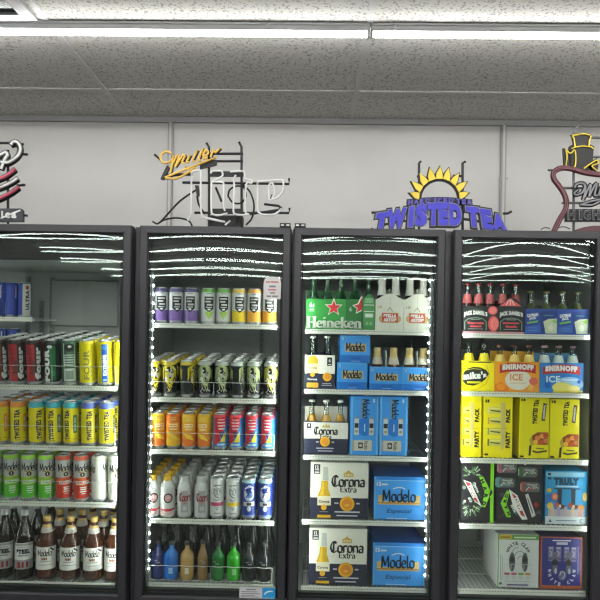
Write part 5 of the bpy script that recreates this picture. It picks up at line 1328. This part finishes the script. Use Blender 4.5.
tubes(t, 'letter_tube', f, [
    Q((166, 212), (164, 330), (163, 380), (150, 402)), Q((166, 212), (176, 203), (198, 203), (203, 216), (203, 340), (208, 380), (222, 392), (292, 407)),
    V((65, 140), (72, 127), (125, 126), (135, 140), (130, 160), (75, 190), (68, 215), (68, 360), (78, 385), (110, 392), (165, 380)), V((75, 193), (130, 193), (142, 212), (140, 330), (150, 365)),
    V((180, 130), (255, 128), (268, 145), (270, 172), (306, 182), (308, 200), (277, 206), (272, 365), (290, 385)), V((215, 150), (200, 180), (205, 210), (200, 360), (215, 385), (260, 390), (295, 385)),
    V((345, 190), (480, 181), (500, 196), (495, 250), (465, 285), (420, 300)), V((345, 190), (345, 350), (360, 380), (390, 388), (450, 385), (490, 350)), V((415, 300), (410, 225), (425, 200), (440, 210), (445, 260), (430, 290)),
    V((10, 400), (150, 432)), V((182, 424), (150, 450))], 0.0047, NW, -0.012)
tubes(t, 'support_stub', f, [V((425, 292), (436, 270)), V((385, 325), (470, 335), (490, 350)), V((95, 225), (130, 310)), V((300, 385), (470, 360), (490, 345)), V((200, 440), (230, 405)), Q((18, 138), (44, 160))], 0.0058, SIGNB, 0.004, False)
p1 = [(152.5, 221.5), (158, 223.6), (166, 216), (180, 201), (196, 190)]
tubes(t, 'power_cord', f, [p1, [(158, 223.6), (165, 219.6), (178, 218), (190, 222), (194, 235)], [(228, 196), (230, 189.6), (237, 186), (244, 188), (246, 196), (241, 203), (233, 202.6), (228, 196)], [(243, 185), (250, 192), (254, 205), (252, 218), (246, 225)], [(197, 196), (199, 205), (205, 214)]], 0.0044, RUBBER, 0.004)
# ---- blue letter sign with a sun
t = base(440, 200, YN, 'lettered_sign', 'blue lettered sign with a yellow sun')
f = sgn(t, YN)
tubes(t, 'frame', f, [[(419, 240.4), (419, 163), (421, 161.4)], [(462.6, 241), (462.6, 163), (465.5, 161.5)], [(371.5, 212.6), (380, 212.6)], [(372, 238), (372, 228)], [(503, 213.6), (508, 213.4), (511.5, 211.4)], [(417, 176.5), (421, 176.5)], [(453, 176), (463, 176)]], 0.0060, SIGNB, 0.02, False)
def petal(cx, cy, r0, r1, a, w, bend):
    ca, sa = math.cos(a), math.sin(a); out = []
    for u, v in ((r0, -w), (r0 + (r1-r0)*0.45, -w*0.9 + bend*0.3), (r1, bend), (r0 + (r1-r0)*0.5, w*0.72 + bend*0.4), (r0, w)):
        out.append((cx + u*ca - v*sa, cy + u*sa + v*ca))
    return out
cx, cy = 439.2, 199.2
pet, petb = [], []
for i in range(9):
    a = PI + PI*(i + 0.35)/8.7 if False else PI + math.radians(8 + 164*i/8)
    k = 1.0 if i < 4 else -1.0
    if i == 4: k = 0.4
    pet.append(petal(cx, cy, 20.2, 32.4 if i % 8 else 30, a, 3.5, 2.2*k)); petb.append(petal(cx, cy, 18.6, 34.4 if i % 8 else 32, a, 5.0, 2.2*k))
plate(t, 'sun_backing', f, petb, SIGNB, 0.002, 0.012)
tubes(t, 'sun_rim', f, [[(cx + 18.6*math.cos(PI + PI*i/16), cy + 18.6*math.sin(PI + PI*i/16)) for i in range(17)]], 0.0042, SIGNB, 0.0)
o = plate(t, 'sun_ray', f, pet[:1], SY, -0.006, 0.001)
for pl in pet[1:]: plate(t, 'sun_ray', f, [pl], SY, -0.006, 0.001)
def letter(root, name, ch, x, y, w, h, rot, f, bold, grow, mfront, mback, shear=0.0):
    vs, fs = text_mesh(ch, bold)
    c, s = math.cos(math.radians(rot)), math.sin(math.radians(rot))
    def xf(a, b, g):
        a2, b2 = a*w + b*h*shear, b*h
        return (x + a2*c + b2*s, y - (-a2*s + b2*c) if False else y - (b2*c + a2*s) if False else y - (a2*s + b2*c))
    q = MB()
    k = YN / F
    def emit(vset, d0, d1, m):
        n = len(vset)
        P = [f(px, py, 0) for px, py in vset]
        V0 = [(p[0], p[1] + d0, p[2]) for p in P]; V1 = [(p[0], p[1] + d1, p[2]) for p in P]
        cnt = {}
        F_ = []
        for t_ in fs:
            A = sum(V0[t_[i]][0]*V0[t_[(i+1) % len(t_)]][2] - V0[t_[(i+1) % len(t_)]][0]*V0[t_[i]][2] for i in range(len(t_)))
            t2 = t_ if A > 0 else t_[::-1]
            F_.append(t2)
            for i in range(len(t2)): cnt[(t2[i], t2[(i+1) % len(t2)])] = 1
        sides = [(a_, n + a_, n + b_, b_) for (a_, b_) in cnt if (b_, a_) not in cnt]
        q.add(V0 + V1, F_ + [tuple(n + i for i in t_[::-1]) for t_ in F_] + [s_ for s_ in sides], m)
    vs2, fs2 = vs, fs
    emit([xf(a, b, 0) for a, b in vs], -0.006, 0.001, mfront)
    return q.build(name, root)
def letter_back(root, name, items, f, m, d0, d1):
    for x, y, w, h, rot in items:
        c, s = math.cos(math.radians(rot)), math.sin(math.radians(rot)); q = MB()
        P = [f(x + a*w*c + b*h*s, y - (a*w*s + b*h*c), 0) for a, b in ((-.5, -.5), (.5, -.5), (.5, .5), (-.5, .5))]
        y0 = P[0][1]; q.prism([(p[0], p[2]) for p in P], y0 + d0, y0 + d1, m)
        o = q.build(name, root)
    return o
# big arched word: letter, centre x, centre y, width, height, rotation
BIG = [('T', 381.6, 222.0, 13, 19, 10), ('W', 396.4, 219.0, 18.5, 20, 7), ('I', 411.0, 216.8, 4.6, 20.5, 4), ('S', 421.0, 215.2, 12, 22, 2), ('T', 433.2, 214.4, 11.5, 22, 1), ('E', 443.4, 214.2, 9.4, 22, 0), ('D', 455.2, 214.8, 11.6, 21.5, -2), ('T', 473.0, 217.0, 12.5, 20, -6), ('E', 486.6, 219.4, 10.8, 20, -9), ('A', 498.8, 222.6, 13.5, 17, -12)]
for ch, x, y, w, h, r in BIG: letter(t, 'letter_backing', ch, x, y, w + 5.0, h + 5.2, r, f, 0.11, 0, SIGNB, SIGNB).location.y = 0.008
tubes(t, 'frame', f, [[(378, 226), (400, 221.6), (430, 219), (462, 219), (484, 222.6), (503, 228)]], 0.006, SIGNB, 0.012)
for ch, x, y, w, h, r in BIG:
    letter(t, 'letter_edge', ch, x, y, w + 2.0, h + 2.0, r, f, 0.075, 0, SEDGE, SEDGE).location.y = 0.003
    letter(t, 'letter', ch, x, y, w, h, r, f, 0.06, 0, SB, SB)
SMALL = []
s = 'HARD ICED TEA'
xs = [410.4, 416.2, 421.8, 427.6, 0, 435.2, 439.6, 445.2, 450.6, 0, 458.4, 463.6, 469.2]
for ch, x in zip(s, xs):
    if ch == ' ': continue
    u = (x - 439.5)/30
    SMALL.append((ch, x, 201.6 - 1.0 + 2.0*u*u, 1.9 if ch == 'I' else 4.2, 5.0, -4*u))
letter_back(t, 'letter_backing', [(x, y, 7.2, 7.6, r) for _, x, y, w, h, r in SMALL], f, mat('sign_dark_blue_grey', (60, 58, 84), 0.5), 0.003, 0.012)
q = None
for ch, x, y, w, h, r in SMALL: letter(t, 'small_letter', ch, x, y, w, h, r, f, 0.04, 0, mat('sign_dull_blue', (104, 98, 196), 0.45), None)
# ---- dark red bottle-curve sign at the right
YH = 2.64
t = base(600, 200, YH, 'beer_sign', 'black and dark red sign with hat shape at the right edge')
f = sgn(t, YH)
MAR = mat('sign_maroon', (92, 50, 58), 0.4); MARL = mat('sign_maroon_line', (150, 100, 108), 0.4)
curve = [(551.6, 236), (556, 227), (560, 219), (565.2, 210), (566.4, 202), (564, 194), (559, 186), (554, 179.4), (553.4, 173.6), (557.6, 169.4), (563, 168), (572, 169), (584, 172.6), (600, 174.6)]
mir = [(1200 - x - 2, y) for x, y in curve[::-1]][1:]
tubes(t, 'border', f, [curve + mir], 0.0125, MAR, 0.008, seg=8)
tubes(t, 'border_line', f, [[(x + 1.2, y + 0.6) for x, y in curve] + [(x - 1.2, y + 0.6) for x, y in mir], [(x - 0.8, y - 0.8) for x, y in curve] + [(x + 0.8, y - 0.8) for x, y in mir]], 0.0016, MARL, -0.003)
tubes(t, 'frame', f, [[(573.6, 242.5), (573.6, 130.6), (575.4, 128), (580, 126.8)], [(626, 243.5), (626, 130)], [(548, 170), (556, 170.6)], [(573, 137.4), (640, 138)], [(573, 156.8), (640, 157)], [(563, 188), (636, 188.6)], [(562, 203), (636, 203)], [(560, 215.6), (570, 215.6)]], 0.0056, NG, 0.022, False)
plate(t, 'base_plate', f, [[(575, 234), (575, 229.8), (584, 227), (594, 225.6), (606, 225.6), (618, 228), (622, 234)]], MAR, 0.0, 0.012)
# hat-shaped board with amber outline
hat = [(571, 146.4), (575, 143.6), (573.6, 137), (572.4, 135.6), (578, 134), (584, 133.4), (589.6, 134.4), (591.6, 136.4), (589.6, 139.6), (589.2, 144), (593.6, 146.4), (593, 149.4), (592, 168), (571.4, 168)]
plate(t, 'hat_board', f, [[(582 + (x-582)*1.12, 150 + (y-150)*1.08) for x, y in hat]], SIGNB, 0.006, 0.016)
plate(t, 'side_board', f, [[(563.6, 147.6), (571, 150), (571.4, 168.4), (564.6, 166.6)], [(589.4, 168), (588.6, 164), (597, 157.6), (600, 160), (598, 172), (594, 171)]], SIGNB, 0.006, 0.016)
tubes(t, 'amber_tube', f, [[(575, 146.4), (573.8, 138.4), (572.4, 136), (578, 134.6), (584, 134), (590, 135.4), (591, 137.4), (589.4, 140.4), (589, 146.4)], [(571.6, 148.6), (576, 147), (584, 146.2), (591, 147.2), (593.4, 149)]], 0.0030, SY, 0.002)
tubes(t, 'amber_tube', f, [[(566, 149.4), (567, 157), (566.6, 166.4), (575, 166.8), (575, 150.4), (570.4, 153.4), (566, 149.4)], [(584, 168.4), (590, 164), (597, 160), (598, 163.4), (592, 166), (597.4, 171)]], 0.0030, SY, 0.002)
GRT = mat('sign_script_grey', (150, 152, 156), 0.4)
T10 = lambda *p: mapz(p, 540, 175, 10.0)
scr = [T10((380, 150), (345, 175), (360, 200), (420, 180), (450, 120), (430, 85), (370, 90), (345, 130)), T10((455, 110), (450, 180), (430, 250)), T10((445, 220), (500, 100), (505, 120), (490, 220)), T10((490, 220), (555, 90), (565, 110), (545, 200), (575, 205)),
       T10((610, 120), (590, 200), (620, 200)), T10((680, 60), (645, 190), (670, 195)), T10((740, 50), (705, 185), (730, 190)), T10((750, 150), (790, 120), (775, 95), (750, 130), (760, 180), (800, 170)), T10((820, 175), (840, 100), (860, 115), (910, 80)), T10((400, 300), (520, 262), (660, 235), (860, 200)), T10((400, 300), (520, 300), (600, 262))]
tubes(t, 'script_backing', f, [[(x, y) for x, y in ln] for ln in scr], 0.0100, SIGNB, 0.010)
tubes(t, 'script_tube', f, scr, 0.0042, GRT, -0.004)
plate(t, 'word_board', f, [[(565.4, 221.6), (565.8, 208.8), (634, 208.8), (634, 221.6)]], SIGNB, 0.004, 0.012)
HL = 'HIGH LIFE'; xs = [571, 580.2, 586.6, 595.6, 0, 606, 612.6, 618, 626]
for ch, x in zip(HL, xs):
    if ch == ' ': continue
    w = 3.0 if ch == 'I' else 7.2
    letter(t, 'letter_edge', ch, x, 215, w, 10.2, 0, f, 0.03, 0, GRT, None)
    letter(t, 'letter', ch, x, 215, w - 1.3, 8.6, 0, f, -0.02, 0, SIGNB, None).location.y = -0.004
tubes(t, 'power_cord', f, [[(541, 229.6), (545, 227.6), (550, 228.6)], [(556, 228), (564, 226.8), (570, 229)]], 0.0022, RUBBER, 0.004)
# ---- pink and white swoosh sign at the left
YL = 2.64
t = base(0, 200, YL, 'neon_sign', 'pink and white swoosh neon sign at the left edge')
f = sgn(t, YL)
K10 = lambda *p: mapz(p, 0, 130, 10.0)
white = [K10((110, 145), (130, 120), (165, 118), (195, 150), (205, 190), (190, 240), (150, 285), (80, 325), (10, 320)), K10((10, 390), (50, 290), (75, 250), (55, 225), (10, 245), (-60, 300)), K10((-60, 600), (40, 560), (120, 520), (180, 480))]
pink = [K10((-60, 505), (40, 470), (110, 425), (155, 388)), K10((-60, 705), (30, 670), (120, 620), (190, 570))]
edge = [[(x, y + 1.2) for x, y in ln] for ln in white + pink]
tubes(t, 'tube_backing', f, edge, 0.0150, SIGNB, 0.016, seg=8)
tubes(t, 'border_tube', f, white + pink, 0.0110, NG, 0.007, seg=8)
tubes(t, 'white_tube', f, white, 0.0058, NW, -0.004)
tubes(t, 'pink_tube', f, pink, 0.0066, NP, -0.004)
tubes(t, 'frame', f, [K10((-100, 130), (110, 130)), K10((215, 240), (275, 246)), K10((225, 850), (275, 858)), [(-30, 232.4), (-30, 143)], [(8, 232.8), (8, 150)], K10((170, 555), (250, 550)), K10((120, 170), (235, 140))], 0.0058, SIGNB, 0.022, False)
plate(t, 'name_board', f, [[(-40, 221.5), (22.4, 221.5), (22.4, 210), (20.6, 208.4), (-40, 208.4)]], mat('board_slate', (62, 65, 72), 0.45), 0.0, 0.02)
for ch, x, w in (('i', 2.6, 1.4), ('c', 8.0, 4.6), ('a', 14.2, 4.6)):
    letter(t, 'letter', ch, x, 215.6 if ch != 'i' else 214.6, w, 5.6 if ch != 'i' else 7.4, 0, f, 0.03, 0, NW, None)
plate(t, 'swoosh', f, [[(0, 218.6), (8, 214.4), (20.4, 209.6), (20.8, 211), (10, 215.4), (2, 219)]], NW, -0.003, 0.001)
